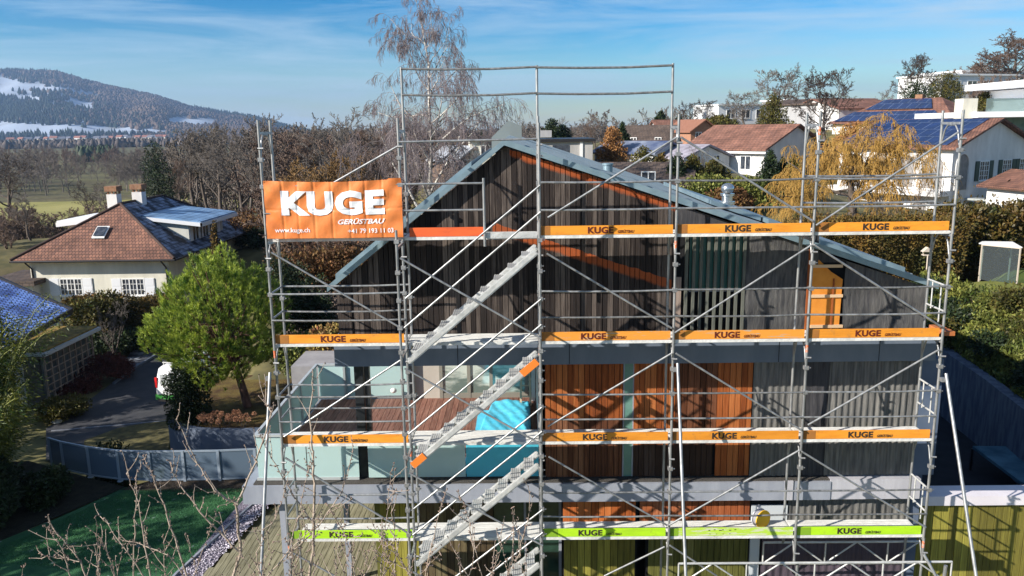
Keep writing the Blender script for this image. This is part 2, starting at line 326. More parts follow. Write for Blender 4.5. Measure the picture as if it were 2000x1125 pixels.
# roof
def slope(x0, x1, y0, y1, lift=0, th=.1, y0b=None):
    z0, z1 = roofz(x0)+lift, roofz(x1)+lift
    return [(x0, y0, z0), (x1, y0, z1), (x1, y1, z1), (x0, y1, z0)], th
rt = mat('zinc sheet roof', (.20, .26, .31), (.28, .34, .39), 2, rough=.4, metal=.4)
m = M()
for (x0, x1) in ((-3.86, APX), (APX, 8.12)):
    p, th = slope(x0, x1, FY-.14, 15.0, .06); m.prism(p, (0, 0, -.09))
roof = m.build('roof', rt, house)
m = M()
for (x0, x1) in ((-3.9, APX), (APX, 8.16)):
    a, b_ = roofz(x0), roofz(x1)
    m.prism([(x0, FY-.2, a+.09), (x1, FY-.2, b_+.09), (x1, FY-.2, b_-.025), (x0, FY-.2, a-.025)], (0, .055, 0))
m.build('verge_trim', zinc, house)
m = M(); p, th = slope(-4.0, -1.05, 2.2, 14.5, .2); m.prism(p, (0, 0, -.12)); m.build('raised_roof_panel', zinc, house)
m = M(); 
for x0, x1, y0 in ((4.1, 5.2, 3.0), (5.25, 6.1, 2.6), (6.0, 7.9, 1.9)):
    p, th = slope(x0, x1, y0, 9, .17+.05*(y0 > 2)); m.prism(p, (0, 0, -.1))
m.build('raised_roof_panel', zinc, house)
m = M()
for k in range(26):
    y = 2+k*.5
    for (x0, x1) in ((-3.84, APX), (APX, 8.1)): m.bar((x0, y, roofz(x0)+.075), (x1, y, roofz(x1)+.075), .03, .03)
sm_ = m.build('standing_seams', rt, roof)
# chimney hood + ventilator + pipe
q = at(985, 262, 9.0); hx = q.x
m = M(); m.prism([(hx-.37, 9, 9.6), (hx-.37, 9, 10.05), (hx+.12, 9, 10.52), (hx+.50, 9, 10.36), (hx+.50, 9, 9.6)], (0, .6, 0)); m.build('chimney', mat('grey hood', (.17, .20, .205), rough=.6), house)
q = at(1420, 398, 5.0); zr = roofz(q.x)
v = M(); v.tube((q.x, 5, zr-.1), (q.x, 5, q.z+.22), .13, 16); v.tube((q.x, 5, q.z+.0), (q.x, 5, q.z+.06), .19, 16); v.tube((q.x, 5, q.z+.2), (q.x, 5, q.z+.25), .17, 16); v.ball((q.x, 5, q.z+.37), .16, 14, 10, .8)
v.build('ventilator', mat('shiny flue steel', (.55, .57, .58), rough=.25, metal=.9), house)
q = at(1187, 330, 4.0); M().tube((q.x, 4, roofz(q.x)), (q.x, 4, q.z+.1), .11, 14).tube((q.x, 4, q.z+.09), (q.x, 4, q.z+.13), .13, 14).build('vent_pipe', zinc, house)
# --- slatted window and felt, upper floor right
m = M(); m.box((3.16, FY+.02, 6.24), (4.42, FY+.04, 8.32)); m.build('window_recess', dark_void, house)
wf = M(); x0, x1 = 3.3, 4.35
wf.box((x0, FY+.0, 7.05), (x1, FY+.02, 7.12)); wwin = wf.build('window', conc_lt, house)
M().box((x0, FY+.005, 7.12), (x1, FY+.015, 8.32)).build('pane', teal_g, wwin)
sl_m = mat('grey green slat', (.05, .06, .05), (.14, .14, .12), 3, stretch=(20, 20, 1), island=.3)
for k in range(9):
    x = 3.2+k*.142
    M().box((x, FY-.1, 6.25), (x+.055, FY-.02, 8.26+(.04 if k % 2 else 0))).build('slat', sl_m, wwin)
def felt_sheet(x0, x1, zb, zt, y, mt, amp=.012, wl=.16, name='felt_cladding', wob=.02, seed=0, panel=None):
    rng = np.random.RandomState(seed); nx = max(2, int((x1-x0)/.02)); nzz = 26; V = []; Fc = []
    ph = rng.rand(8)*6
    for j in range(nzz+1):
        for i in range(nx+1):
            x = x0+(x1-x0)*i/nx; a = zb(x) if callable(zb) else zb; b_ = zt(x) if callable(zt) else zt; z = a+(b_-a)*j/nzz
            yy = y+amp*math.sin(x*2*math.pi/wl)+wob*(math.sin(x*2.1+z*1.7+ph[0])*math.sin(z*2.9+ph[1])+.5*math.sin(x*5+ph[2]-z*4)*math.sin(z*6+x*2+ph[3]))
            V.append((x, yy, z))
    for j in range(nzz):
        for i in range(nx): k = j*(nx+1)+i; Fc.append((k, k+1, k+nx+2, k+nx+1))
    return np_mesh(name, V, Fc, mt, house, True)
felt_sheet(3.0, 5.75, lambda x: 8.30, lambda x: under(x)-.02, FY-.05, felt, .002, .2, seed=1, wob=.035)
felt_sheet(4.4, 5.82, 6.24, 8.34, FY-.05, felt_r, .002, .11, seed=2, wob=.04)
felt_sheet(6.36, 8.02, 6.24, lambda x: min(under(x)-.02, 8.6), FY-.05, felt_r, .002, .11, seed=3, wob=.04)
felt_sheet(5.7, 6.4, lambda x: 6.3 if False else 7.62, lambda x: under(x)-.02, FY-.04, felt, .004, .2, seed=4)
ins = mat('orange insulation board', (.55, .19, .02), (.68, .27, .04), 2.5, rough=.8, bump=.1)
c = [at(1583, 500, FY-.03), at(1600, 508, FY-.03), at(1622, 530, FY-.03), at(1645, 545, FY-.03), at(1637, 642, FY-.03), at(1578, 640, FY-.03)]
m = M(); m.prism([(p.x, FY-.055, p.z) for p in c], (0, .05, 0)); ip = m.build('insulation_panel', ins, house)
m = M()
for yy in (519, 577, 636): a, b_ = at(1580, yy, FY), at(1643, yy+1, FY); m.box((a.x, FY-.085, a.z-.03), (b_.x, FY-.055, a.z+.03))
m.build('cross_batten', mat('batten wood', (.6, .42, .26), rough=.8), ip)
m = M(); a = at(1622, 590, FY); m.box((a.x, FY-.08, 6.24), (a.x+.03, FY-.055, 7.3)); m.box((at(1582, 500, FY).x-.05, FY-.09, 6.24), (at(1582, 500, FY).x, FY-.05, 7.9)); m.build('batten', b_red, ip)
# --- bands
m = M(); m.box((-3.84, FY-.17, 5.62), (8.24, FY+.3, 6.2)); m.box((-3.84, FY+.3, 5.62), (-3.6, 7.2, 6.2)); m.build('upper_band', conc_blue, house)
m = M()
for x in (-1.35, .9, 2.9, 5.1, 7.1): m.box((x, FY-.174, 5.63), (x+.012, FY-.171, 6.19))
m.build('joint', dark_void, house)
M().box((-3.6, FY+.3, 5.66), (8.1, 7.3, 5.9)).build('loggia_ceiling', white_c, house)
m = M(); m.box((-5.92, FY-.22, 2.66), (6.3, FY+.1, 3.06)); m.box((-5.92, FY+.1, 2.66), (-5.7, 6.2, 3.06)); m.build('lower_band', conc_lt, house)
m = M(); m.box((6.3, FY-.2, 2.66), (8.15, FY+.1, 3.1)); m.box((5.35, FY-.24, 2.67), (5.52, FY-.2, 3.09)); m.build('lower_band', mat('whitish lilac band', (.36, .36, .40), (.42, .42, .46), 3, stretch=(3, 1, .4)), house)
M().box((-5.7, FY-.16, 3.04), (8.1, FY+.3, 3.09)).build('gravel_strip', mat('dark gravel ledge', (.05, .045, .04), (.13, .12, .11), 60, bump=.8), house)
M().box((-5.66, FY+.1, 2.7), (8.0, 12, 3.02)).build('floor_slab', conc_blue, house)
# --- middle floor, right: boards, glass strip, panels
zb, zt = 3.12, 5.62
gy = FY+.7
facade_boards(.42, 2.02, zb+1.25, zt, FY, wd=.12, rng=random.Random(7)).build('middle_cladding', b_red, house)
facade_boards(.42, 2.02, zb, zb+1.25, FY, wd=.12, rng=random.Random(7)).build('middle_cladding', board_mat('half weathered boards', (.02, .008, .006), (.11, .04, .018), (.27, .13, .07)), house)
facade_boards(2.24, 3.1, zb+.7, zt, FY, wd=.12, rng=random.Random(8)).build('middle_cladding', b_red, house)
facade_boards(2.24, 3.9, zb, zb+.7, FY, wd=.12, rng=random.Random(9)).build('middle_cladding', b_black, house)
facade_boards(3.1, 3.95, zb+.7, zt, FY, wd=.12, rng=random.Random(10)).build('middle_cladding', board_mat('dark red boards', (.02, .006, .003), (.09, .03, .012), (.2, .08, .04)), house)
facade_boards(3.95, 4.68, zb+.0, zt, FY, wd=.12, rng=random.Random(11)).build('middle_cladding', b_red, house)
M().box((.36, FY+.06, zb), (8.05, FY+.1, zt)).build('middle_wall', dark_void, house)
gw = M().box((2.02, FY-.0, zb), (2.045, FY+.05, zt)).box((2.215, FY-.0, zb), (2.24, FY+.05, zt)).build('window', conc_lt, house)
M().box((2.045, FY+.01, zb), (2.215, FY+.03, zt)).build('pane', mat('pale green glass', (.10, .20, .17), (.13, .26, .22), 2, rough=.12, spec=.6), gw)
panel_m = mat('corrugated panel grey', (.075, .075, .075), (.17, .165, .155), 2.5, rough=.85, stretch=(8, 8, .6), bump=.3)
felt_sheet(4.66, 5.75, zb, zt, FY-.03, panel_m, .012, .13, seed=6, name='panel_cladding', wob=.008)
felt_sheet(5.75, 6.25, zb, zt, FY-.02, felt, .006, .2, seed=7, name='felt_cladding')
felt_sheet(6.2, 8.0, zb, zt, FY-.03, panel_m, .014, .13, seed=8, name='panel_cladding', wob=.005)
M().box((.78, gy-.68, 0), (2.36, gy-.5, 2.66)).box((2.56, gy-.68, 0), (8.05, gy-.5, 2.66)).build('ground_wall', dark_void, house)
# --- loggia, middle floor left
deckm = mat('reddish deck board', (.14, .055, .04), (.26, .135, .10), 3, rough=.65, stretch=(10, .8, 1), island=.22)
m = M(); x = -5.52; rngd = random.Random(2)
while x < .28: m.box((x, FY+.2, 3.1), (x+.135, 6.2, 3.16)); x += .145
m.build('loggia_deck', deckm, house)
lw = M().box((-2.98, 6.2, 3.1), (-2.3, 6.35, 5.66)).box((-2.3, 7.0, 3.1), (.4, 7.2, 5.66)).box((.3, FY+.06, 3.1), (.42, 7.2, 5.66)).build('loggia_wall', mat('beige render', (.42, .38, .33), (.46, .42, .37), 3), house)
gf = mat('bronze window frame', (.22, .21, .18), rough=.5)
m = M()
m.box((-2.3, 6.2, 3.12), (.3, 6.28, 3.3)); m.box((-2.3, 6.2, 5.55), (.3, 6.28, 5.66))
for x in (-2.3, -1.55, -.95, -.0): m.box((x, 6.19, 3.12), (x+.09, 6.28, 5.66))
wd_ = m.build('window', gf, house)
refl = mat('painted reflection glass', (.62, .70, .64), (.16, .22, .20), 1.4, rough=.08, metal=.25, spec=.8, lo=.42, hi=.56, stretch=(.7, 1, 2.2))  # reflections put into the pane colour as pale and dark bands
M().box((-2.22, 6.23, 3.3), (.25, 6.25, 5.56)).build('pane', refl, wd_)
M().box((.28, FY+.1, 3.1), (.34, FY+.2, 5.62)).box((.18, 5.9, 3.1), (.28, 6.0, 5.62)).build('white_post', white_c, house)
cw = mat('dark column metal', (.02, .024, .028), (.035, .04, .045), 4, rough=.35, metal=.4)
cc = at(698, 780, FY+.3)
m = M(); m.box((-3.52, FY+.1, 3.1), (-3.34, FY+.32, 5.62)); m.box((-3.32, FY+.14, 3.1), (-3.22, FY+.28, 5.62)); m.build('column', cw, house)
cq = at(1392+0, 0, 0)
m = M(); m.box((-3.16, 6.05, 3.1), (-3.0, 6.2, 5.66)); m.build('column', cw, house)
m = M(); a = at(769, 762, 6.15); m.ball((a.x, 6.12, a.z), .09, 8, 6, .8); m.build('wall_lamp', mat('white plastic', (.75, .74, .7), rough=.4), house)
# glass balustrade
frost = glass_mat('frosted teal glass', (.50, .66, .65), .28, .22)
frost_b = glass_mat('tarp reflection glass', (.08, .5, .66), .2, .2)  # blue reflected from the tarpaulin is put into this pane's colour
gp = mat('grey green glass post', (.4, .43, .43), rough=.4, metal=.3)
rail = thing  # placeholder name, parts below belong to the house
bal = M().box((-5.66, FY-.03, 4.07), (-3.5, FY+.05, 4.12)).box((-5.66, FY-.02, 3.1), (-3.5, FY+.04, 3.16)).box((-3.3, FY+.0, 4.05), (.3, FY+.05, 4.09)).box((-5.67, FY+.05, 4.07), (-5.6, 6.3, 4.12)).box((-5.66, 6.3, 4.07), (-3.1, 6.36, 4.12)).box((-5.66, 6.3, 3.14), (-3.1, 6.36, 3.2)).build('balustrade', mat('pale metal rail', (.5, .53, .54), rough=.4, metal=.3), house)
for x0, x1, mm in ((-5.62, -4.6, frost), (-4.58, -3.5, frost), (-3.3, -1.26, frost), (-1.24, .3, frost_b)): M().box((x0, FY, 3.14), (x1, FY+.02, 4.05)).build('glass_panel', mm, bal)
for y0, y1 in ((FY+.06, 2.9), (2.94, 4.6), (4.64, 6.28)): M().box((-5.65, y0, 3.1), (-5.63, y1, 4.06)).build('glass_panel', frost, bal)
for x0, x1 in ((-5.6, -4.9), (-4.86, -3.15)): M().box((x0, 6.32, 3.2), (x1, 6.34, 4.06)).build('glass_panel', frost, bal)
for x, y in ((-4.88, 6.29), (-3.14, 6.29), (-5.62, 4.62), (-5.62, 2.92)): M().box((x-.03, y-.04, 3.12), (x+.03, y+.02, 4.07)).build('post', gp, bal)
# tall obscured glass screen behind, between column and wall
M().box((-3.0, 6.14, 3.2), (-2.98, 6.2, 5.6)).build('post', gp, bal)
M().box((-5.0, 6.5, 3.1), (-3.0, 6.53, 5.4)).build('privacy_screen', glass_mat('pale screen glass', (.46, .58, .57), .12, .3), house)
# --- ground floor
M().box((-3.3, gy+.08, 0), (8.0, gy+.2, 2.66)).build('ground_wall', dark_void, house)
M().box((-3.36, gy, 0), (-3.24, 8, 2.66)).build('ground_wall', b_olive, house)
facade_boards(-3.24, -2.35, 0, 2.66, gy, wd=.15, rng=random.Random(12)).build('ground_cladding', b_yel, house)
facade_boards(-2.35, -.72, 0, 2.66, gy, wd=.15, rng=random.Random(13)).build('ground_cladding', b_brn, house)
M().box((-.72, gy+.03, 0), (.78, gy+.06, 2.3)).build('ground_window', mat('dark green glass', (.012, .03, .025), (.03, .07, .05), 2, rough=.08, spec=.6), house)
M().box((-.55, gy-.4, 2.42), (.78, gy-.3, 2.47)).box((.72, gy-.02, 0), (.78, gy+.03, 2.3)).box((-.05, gy-.02, 0), (.0, gy+.03, 2.3)).build('awning_rail', conc_lt, house)
facade_boards(.78, 2.32, 2.02, 2.66, gy-.72, wd=.14, rng=random.Random(15)).build('ground_cladding', board_mat('orange boards', (.13, .03, .008), (.42, .11, .025), (.60, .22, .07)), house)
facade_boards(2.40, 4.72, 2.02, 2.6, gy-.72, wd=.14, rng=random.Random(16)).build('ground_cladding', board_mat('warm red boards', (.09, .02, .008), (.32, .09, .03), (.5, .2, .1)), house)
facade_boards(.8, 2.32, 0, 2.02, gy-.72, wd=.14, rng=random.Random(17)).build('ground_cladding', b_yel, house)
facade_boards(2.6, 4.72, 0, 2.02, gy-.72, wd=.14, rng=random.Random(18)).build('ground_cladding', b_olive, house)
M().box((4.75, gy-.74, 0), (4.95, gy-.64, 1.95)).box((4.75, gy-.74, 2.1), (5.5, gy-.64, 2.45)).build('white_panel', mat('pale blue panel', (.5, .54, .58), rough=.6), house)
def house_felt(*a, **k): return felt_sheet(*a, **k)
felt_sheet(5.52, 8.05, 1.95, 2.66, gy-.72, panel_m, .012, .14, seed=10, name='panel_cladding')
felt_sheet(5.0, 8.05, 0, 1.95, gy-.72, mat('purplish felt', (.055, .042, .06), (.09, .07, .09), 3, stretch=(8, 8, .5), bump=.2), .008, .16, seed=11)
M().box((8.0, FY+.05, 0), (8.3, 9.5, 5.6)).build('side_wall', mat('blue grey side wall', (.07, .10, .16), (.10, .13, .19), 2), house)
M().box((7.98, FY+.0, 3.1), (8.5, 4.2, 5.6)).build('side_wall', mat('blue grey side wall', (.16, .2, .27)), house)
for x, y in ((-5.2, FY+.1), (-4.1, 2.4)): M().box((x-.06, y-.06, 0), (x+.06, y+.06, 2.66)).build('column', conc_lt, house)
# wooden terrace under the loggia
m = M(); x = -9.2
tm = mat('olive terrace board', (.15, .14, .085), (.29, .27, .18), 2.5, rough=.8, stretch=(9, .7, 1), island=.18)
while x < -3.3:
    if x < -7.6 and 6.4-(-6.9-x)/.215 < -4.4: x += .142; continue
    yt = 6.3 if x > -6.85 else 6.4-(-6.9-x)/.215
    m.box((x, -4.5, .02), (x+.13, max(yt, -4.4), .07)); x += .142
terrace = struct(m.build('terrace', tm))
# --- blue tarpaulin
V = []; Fc = []; nx, ny = 50, 46; rs = np.random.RandomState(4); ph = rs.rand(12)*6
A = [Vector((-1.42, FY+.12, 0)), Vector((.14, FY+.12, 0)), Vector((.14, 5.8, 0)), Vector((-.85, 5.8, 0))]
for j in range(ny+1):
    for i in range(nx+1):
        u, v_ = i/nx, j/ny; p = (A[0]*(1-u)+A[1]*u)*(1-v_)+(A[3]*(1-u)+A[2]*u)*v_
        z = 3.27+.018*math.sin(p.x*7+p.y*2+ph[0])+.016*math.sin(p.y*6-p.x*4+ph[1])+.010*math.sin(p.x*23+ph[2]+p.y*9)+.012*math.sin(p.y*27+p.x*13)
        e = min(u, 1-u, v_, 1-v_); z -= max(0, (.03-e)/.03)*.12
        V.append((p.x, p.y, z))
for j in range(ny):
    for i in range(nx): k = j*(nx+1)+i; Fc.append((k, k+1, k+nx+2, k+nx+1))
tarp = np_mesh('tarpaulin', V, Fc, mat('cyan tarp', (.07, .50, .74), (.12, .58, .80), 4, rough=.35, bump=.35, bscale=6), smooth=True)
tag(tarp, 'crumpled bright blue tarpaulin covering the right end of the loggia deck', 'tarpaulin')
M().box((-1.2, FY+.3, 3.16), (.08, 5.1, 3.2)).build('wrapped_crate', mat('cyan tarp', (0, 0, 0)), tarp)
# wooden step ladder behind the tarp
ld = thing('ladder', 'small wooden ladder leaning in the loggia corner beside the blue tarpaulin', 'ladder', (.02, 5.5, 3.16))
lm = mat('ladder wood', (.5, .4, .28), rough=.7)
for s in (-.13, .13): M().bar((s, 0, 0), (s*.7, .35, 1.5), .03, .05, (1, 0, 0)).build('side_rail', lm, ld)
for k in range(5): z = .25+k*.27; M().bar((-.125, z*.233, z), (.125, z*.233, z), .03, .02).build('rung', lm, ld)

# ================================================================== SCAFFOLDING
scaf = thing('scaffolding', 'tall galvanised steel scaffolding with orange and lime boards in front of the timber house', 'scaffolding')
PX = [-4.71+2.5*i for i in range(6)]
LV = [2.32, 4.32, 6.32, 8.32, 10.32]          # deck undersides
rs_ = random.Random(11)
CPL = [0, {}]
rest = M()
def cp(x, y, z, parent, kind='c'):
    CPL[0] += 1
    if CPL[0] > 98: (couplerm(rest, x, y, z) if kind == 'c' else rest.tube((x-.03, -.02, z), (x+.075, -.035, z), .018, 8)); return
    if kind not in CPL[1]:
        me = (couplerm(M(), 0, 0, 0) if kind == 'c' else M().tube((-.03, -.02, 0), (.075, -.035, 0), .018, 8)).build('coupler', coupler); CPL[1][kind] = me.data; o = me
    else: o = bpy.data.objects.new('coupler', CPL[1][kind]); COL.objects.link(o)
    o.location = (x, y, z); o.parent = parent
def couplerm(m, x, y, z): m.box((x-.04, y-.045, z-.035), (x+.045, y+.045, z+.035)).tube((x+.03, y-.02, z), (x+.085, y-.02, z), .014, 6); return m
for i, x in enumerate(PX):
    for k in range(5):
        z1 = LV[k]; z0 = z1-2.0
        if i == 4 and k == 0: z0 = 1.84
        if i in (1, 2) and k == 4: pass
        m = M(); top = z1+(.2 if k == 4 else 0)
        bot = .0 if (k == 0 and i != 4) else z0
        lean = rs_.uniform(-.012, .012)
        for y in (0, .7):
            if i in (1, 2, 3) and k == 4 and y == .7: top = 11.44
            m.tube((x+lean, y, bot), (x, y, top), .0245, 10)
        m.bar((x, 0, z1-.03), (x, .7, z1-.03), .04, .045)
        if k == 4 or True:                      # arched gusset under the transom
            pts = [(x, .03, z1-.42), (x, .12, z1-.16), (x, .22, z1-.06)]
            m.pipe(pts, .016, 6); m.pipe([(x, .67, z1-.42), (x, .58, z1-.16), (x, .48, z1-.06)], .016, 6); m.tube((x, .22, z1-.06), (x, .48, z1-.06), .016, 6)
        fr = m.build('frame', steel, scaf)
        if k < 4:
            for dz in (1.02, 1.5):
                if z1+dz < 10.6: cp(x, 0, z1+dz, fr)
        if z1-.3 > 0: cp(x, 0, z1-.3, fr, 'p')
        if z1-1.2 > 0 and i < 2: cp(x, .7, z1-1.2, fr)
        if (i*7+k*3) % 5 == 0 or (i, k) in ((3, 3), (4, 2), (0, 2)):
            M().tube((x, 0, z1-.2), (x, 0, z1-.06), .0262, 10, cap=False).build('paint_band', mat('red band paint', (.6, .14, .05), (.45, .3, .25), 20, lo=.45, hi=.55), fr)
# tower in front of bay 1-2 with stairs
TY = -.7
for x in (PX[1], PX[2]):
    m = M(); m.tube((x, TY, 0), (x, TY, 8.6 if x < 0 else 10.4), .0245, 10)
    for z in (2.3, 4.3, 6.3, 8.3): m.bar((x, TY, z-.03), (x, 0, z-.03), .04, .045)
    m.tube((x, TY, 0), (x, TY, .02), .08, 10)
    t_ = m.build('tower_post', steel, scaf)
    for z in (2.3, 4.3, 6.3, 8.3):
        for dz in (-.45, .1, .55, 1.05):
            if z+dz < 8.6: cp(x, TY, z+dz, t_)
for k in range(-1, 3):
    zb_ = LV[3]-2+(k-2)*2.0+.02; dz = (k-2)*2.0
    x0, x1 = PX[1]+.12, PX[2]-.06
    st = M()
    for y in (-.66, -.10):
        for off in (0, -.055): st.bar((x0, y, zb_-.08+off), (x1, y, zb_+1.9+off), .03, .045, (0, 1, 0)) if False else st.bar((x0, y, zb_-.1+off), (x1, y, zb_+1.88+off), .035, .042)
        st.bar((x0, y, zb_-.13), (x1, y, zb_+1.85), .018, .12)
    s_ = st.build('stair_flight', alu, scaf)
    for j in range(9):
        t = (j+.6)/9.3; xx = x0+(x1-x0)*t; zz = zb_-.06+1.98*t
        tr = M(); tr.box((xx-.09, -.645, zz-.035), (xx+.1, -.115, zz))
        for r in range(5): tr.box((xx-.08+r*.04, -.645, zz), (xx-.065+r*.04, -.115, zz+.006))
        tr.build('tread', alu, s_)
    if k == 1:
        for (ta, tb) in ((.0, .1), (.88, 1.0)):
            M().bar((x0+(x1-x0)*ta, -.688, zb_-.12+1.98*ta), (x0+(x1-x0)*tb, -.688, zb_-.12+1.98*tb), .03, .13).build('end_cap', mat('orange end paint', (.75, .2, .03), rough=.5), s_)
    for (a, b_) in (((792, 583), (1055, 362)), ((790, 640), (1056, 414))):
        p, q = at(*a, TY-.04), at(*b_, TY-.04); 
        M().tube((p.x, p.y, p.z+dz), (q.x, q.y, q.z+dz), .019).build('handrail', steel, scaf)
    p, q = at(781, 504, TY-.08), at(1057, 661, TY-.08); M().tube((p.x, p.y, p.z+dz), (q.x, q.y, q.z+dz), .019).build('diagonal_brace', steel, scaf)
# decks
def deck(x0, x1, z, y0=.03, y1=.67):
    m = M(); w2 = (y1-y0)/2-.006
    for y in (y0, y0+w2+.012):
        m.box((x0, y, z+.045), (x1, y+w2, z+.055))
        m.box((x0, y, z), (x1, y+.012, z+.045)).box((x0, y+w2-.012, z), (x1, y+w2, z+.045))
        for k in range(4): yy = y+.02+k*(w2-.04)/3.4; m.box((x0+.03, yy, z+.055), (x1-.03, yy+.012, z+.06))
    m.box((x0-.02, y0, z+.01), (x0, y1, z+.05)).box((x1, y0, z+.01), (x1+.02, y1, z+.05))
    return m.build('deck', deck_m, scaf)
def stretch_text(me, x, y, z): 
    o = bpy.data.objects.new('lettering', me); COL.objects.link(o); o.location = (x, y, z); return o
tk = text_mesh('KUGE', .158, .0065, 0, 1.12, 1.05); tg = text_mesh('GERÜSTBAU', .075, .0012, .35, .72, 1.0)
def toe(x0, x1, z, mt, txt=None, xs=.86, sub=None, tm=black_p, h=.165, y=.034):
    b = M().box((x0, y, z+.062), (x1, y+.028, z+.062+h)).build('toe_board', mt, scaf)
    if txt:
        me = tk.copy(); me.materials.append(tm); o = stretch_text(me, x0+xs, y-.003, z+.09); o.parent = b
        me = tg.copy(); me.materials.append(tm); o = stretch_text(me, x0+xs+.545, y-.003, z+.088); o.parent = b
    return b
for k in range(4):
    for i in range(5):
        x0, x1 = PX[i]+.03, PX[i+1]-.03
        z = LV[k]
        if i == 1:
            if k == 3:
                xm = at(947, 470, 0).x
                deck(x0, x1, z); toe(x0+.1, xm, z, red_p)
                M().box((xm+.02, .0, z+.02), (x1, .03, z+.13)).build('edge_beam', alu, scaf)
                m = M().tube((xm, -.03, z-.12), (xm, -.03, z+1.12), .0245, 10); m.build('rail_post', steel, scaf)
                for dz in (.55, 1.03): M().tube((x0-.03, -.03, z+dz), (xm, -.03, z+dz), .019).build('guard_rail', steel, scaf)
            else: deck(x0, x1, z)
            continue
        deck(x0+(.15 if (i, k) == (0, 0) else 0), x1, z)
        mt = {3: orange_p, 2: orange_p, 1: orange_p, 0: lime_p}[k]
        if (i, k) in ((2, 2), (3, 2)): mt = orange_w
        if (i, k) == (3, 0): mt = lime_w
        a = x0+(.15 if (i, k) == (0, 0) else 0)
        xs = {(0, 2): .84, (0, 1): .78, (0, 0): .62, (2, 2): .74, (2, 1): .78, (3, 1): .76, (4, 1): .86, (2, 0): .70, (4, 0): .78, (3, 2): .74}.get((i, k), .86)
        has = (i, k) != (3, 0)
        b = toe(a, x1-.02, z, mt, has, xs, tm=maroon_p if (k == 3 and i == 2) or k == 2 else black_p)
        if not has:
            m = M(); 
            for q in range(6): xx = a+.75+q*.1+rs_.uniform(-.02, .02); m.box((xx, .0315, z+.17+.01*(q % 2)), (xx+rs_.uniform(.02, .06), .033, z+.185+.01*(q % 2)))
            for q in range(4): xx = a+.78+q*.13; m.box((xx, .0315, z+.095), (xx+.025, .033, z+.105))
            m.build('lettering', black_p, b)
        # thin box over the left end, darker than the board
        M().box((x0-.02, .031, z+.064), (x0+rs_.uniform(.16, .3), .0338, z+.06+.165)).build('toe_end', mat('darker orange board', (.36, .15, .03), (.3, .12, .03), 3) if k else mat('darker lime board', (.2, .36, .02)), b)
        for dz in (.53, 1.03):
            for y in ([-.03, .73] if (i == 0 and k in (1, 2)) or (i == 4 and k == 3) else [-.03]):
                sag = rs_.uniform(.004, .022); xm = (x0+x1)/2
                M().pipe([(x0-.03, y, z+dz), (xm-.6, y, z+dz-sag*.8), (xm+.5, y, z+dz-sag), (x1+.03, y, z+dz+rs_.uniform(-.01, .01))], .019).build('guard_rail', steel2 if rs_.random() < .3 else steel, scaf)
# rails of the stair bay and top
p = at(900, 275, 0); M().tube((PX[1], -.03, 10.1), (PX[2], -.03, 10.12), .019).build('guard_rail', steel, scaf)
for y_, z_ in ((135, None), (186, None)):
    for i in (1, 2):
        zz = at((785, 1050)[i-1]+130, y_-(i-1)*3, .7).z; xm = (PX[i]+PX[i+1])/2
        M().pipe([(PX[i], .67, zz+.02), (xm-.5, .67, zz-.0), (xm+.4, .67, zz-.005), (PX[i+1], .67, zz+.02)], .021).build('guard_rail', steel2, scaf)
for i in (2, 3):
    zz = at(1200+260*(i-2), 349, 0).z
# facade braces
BR = [((655, 355), (785, 281)), ((530, 493), (784, 641)), ((555, 853), (785, 702)), ((557, 894), (795, 1040)),
      ((1070, 425), (1322, 268)), ((1068, 495), (1312, 641)), ((1070, 833), (1312, 690)), ((1072, 892), (1303, 1026)),
      ((1330, 268), (1588, 432)), ((1318, 650), (1586, 478)), ((1320, 690), (1565, 840)), ((1306, 1026), (1560, 880)),
      ((1594, 440), (1872, 258)), ((1590, 478), (1838, 638)), ((1578, 830), (1834, 683)), ((1566, 882), (1808, 1030)), ((1180, 1125), (1298, 1068)), ((1308, 1065), (1400, 1125)), ((562, 1075), (700, 1150))]
for a, b_ in BR:
    yb_ = .03 if a[0] == 655 else -.05; p, q = at(*a, yb_), at(*b_, yb_)
    if a[0] == 655: d = (q-p); p = p-d*1.0
    M().tube(p, q, .0195).build('diagonal_brace', steel, scaf)
o_ = rest.build('coupler', coupler, scaf); o_['kind'] = 'stuff'
# raking shores
for (xt, yt, zt), (xb, yb) in (((-4.81, -.06, 5.85), (-4.72, -2.66)), ((2.87, -.07, 5.95), (2.77, -2.72)), ((7.88, -.07, 5.7), (8.02, -2.6))):
    m = M().tube((xt, yt, zt), (xb, yb, 0), .03, 10).tube((xb, yb, 0), (xb, yb, .03), .1, 10).build('raking_shore', steel, scaf)
    c = couplerm(M(), xt-.05, yt, zt-.12); c.build('coupler', coupler, m)
# side guards at the right end, simple tubes at the left end
for k in range(4):
    z = LV[k]; x = PX[5]; m = M()
    if k < 3:
        for dz in (.55, 1.03): m.tube((x, .7, z+dz), (x, 0, z+dz), .019)
        for y in (.52, .2): m.tube((x, y, z+.3 if y < .3 else z+.5), (x, y, z+1.03), .014)
        m.build('side_guard', alu, scaf)
    m = M(); x = PX[0]
    if k < 3:
        for dz in (.55, 1.03): m.tube((x, .7, z+dz), (x, 0, z+dz), .019)
        m.build('side_guard', steel, scaf)
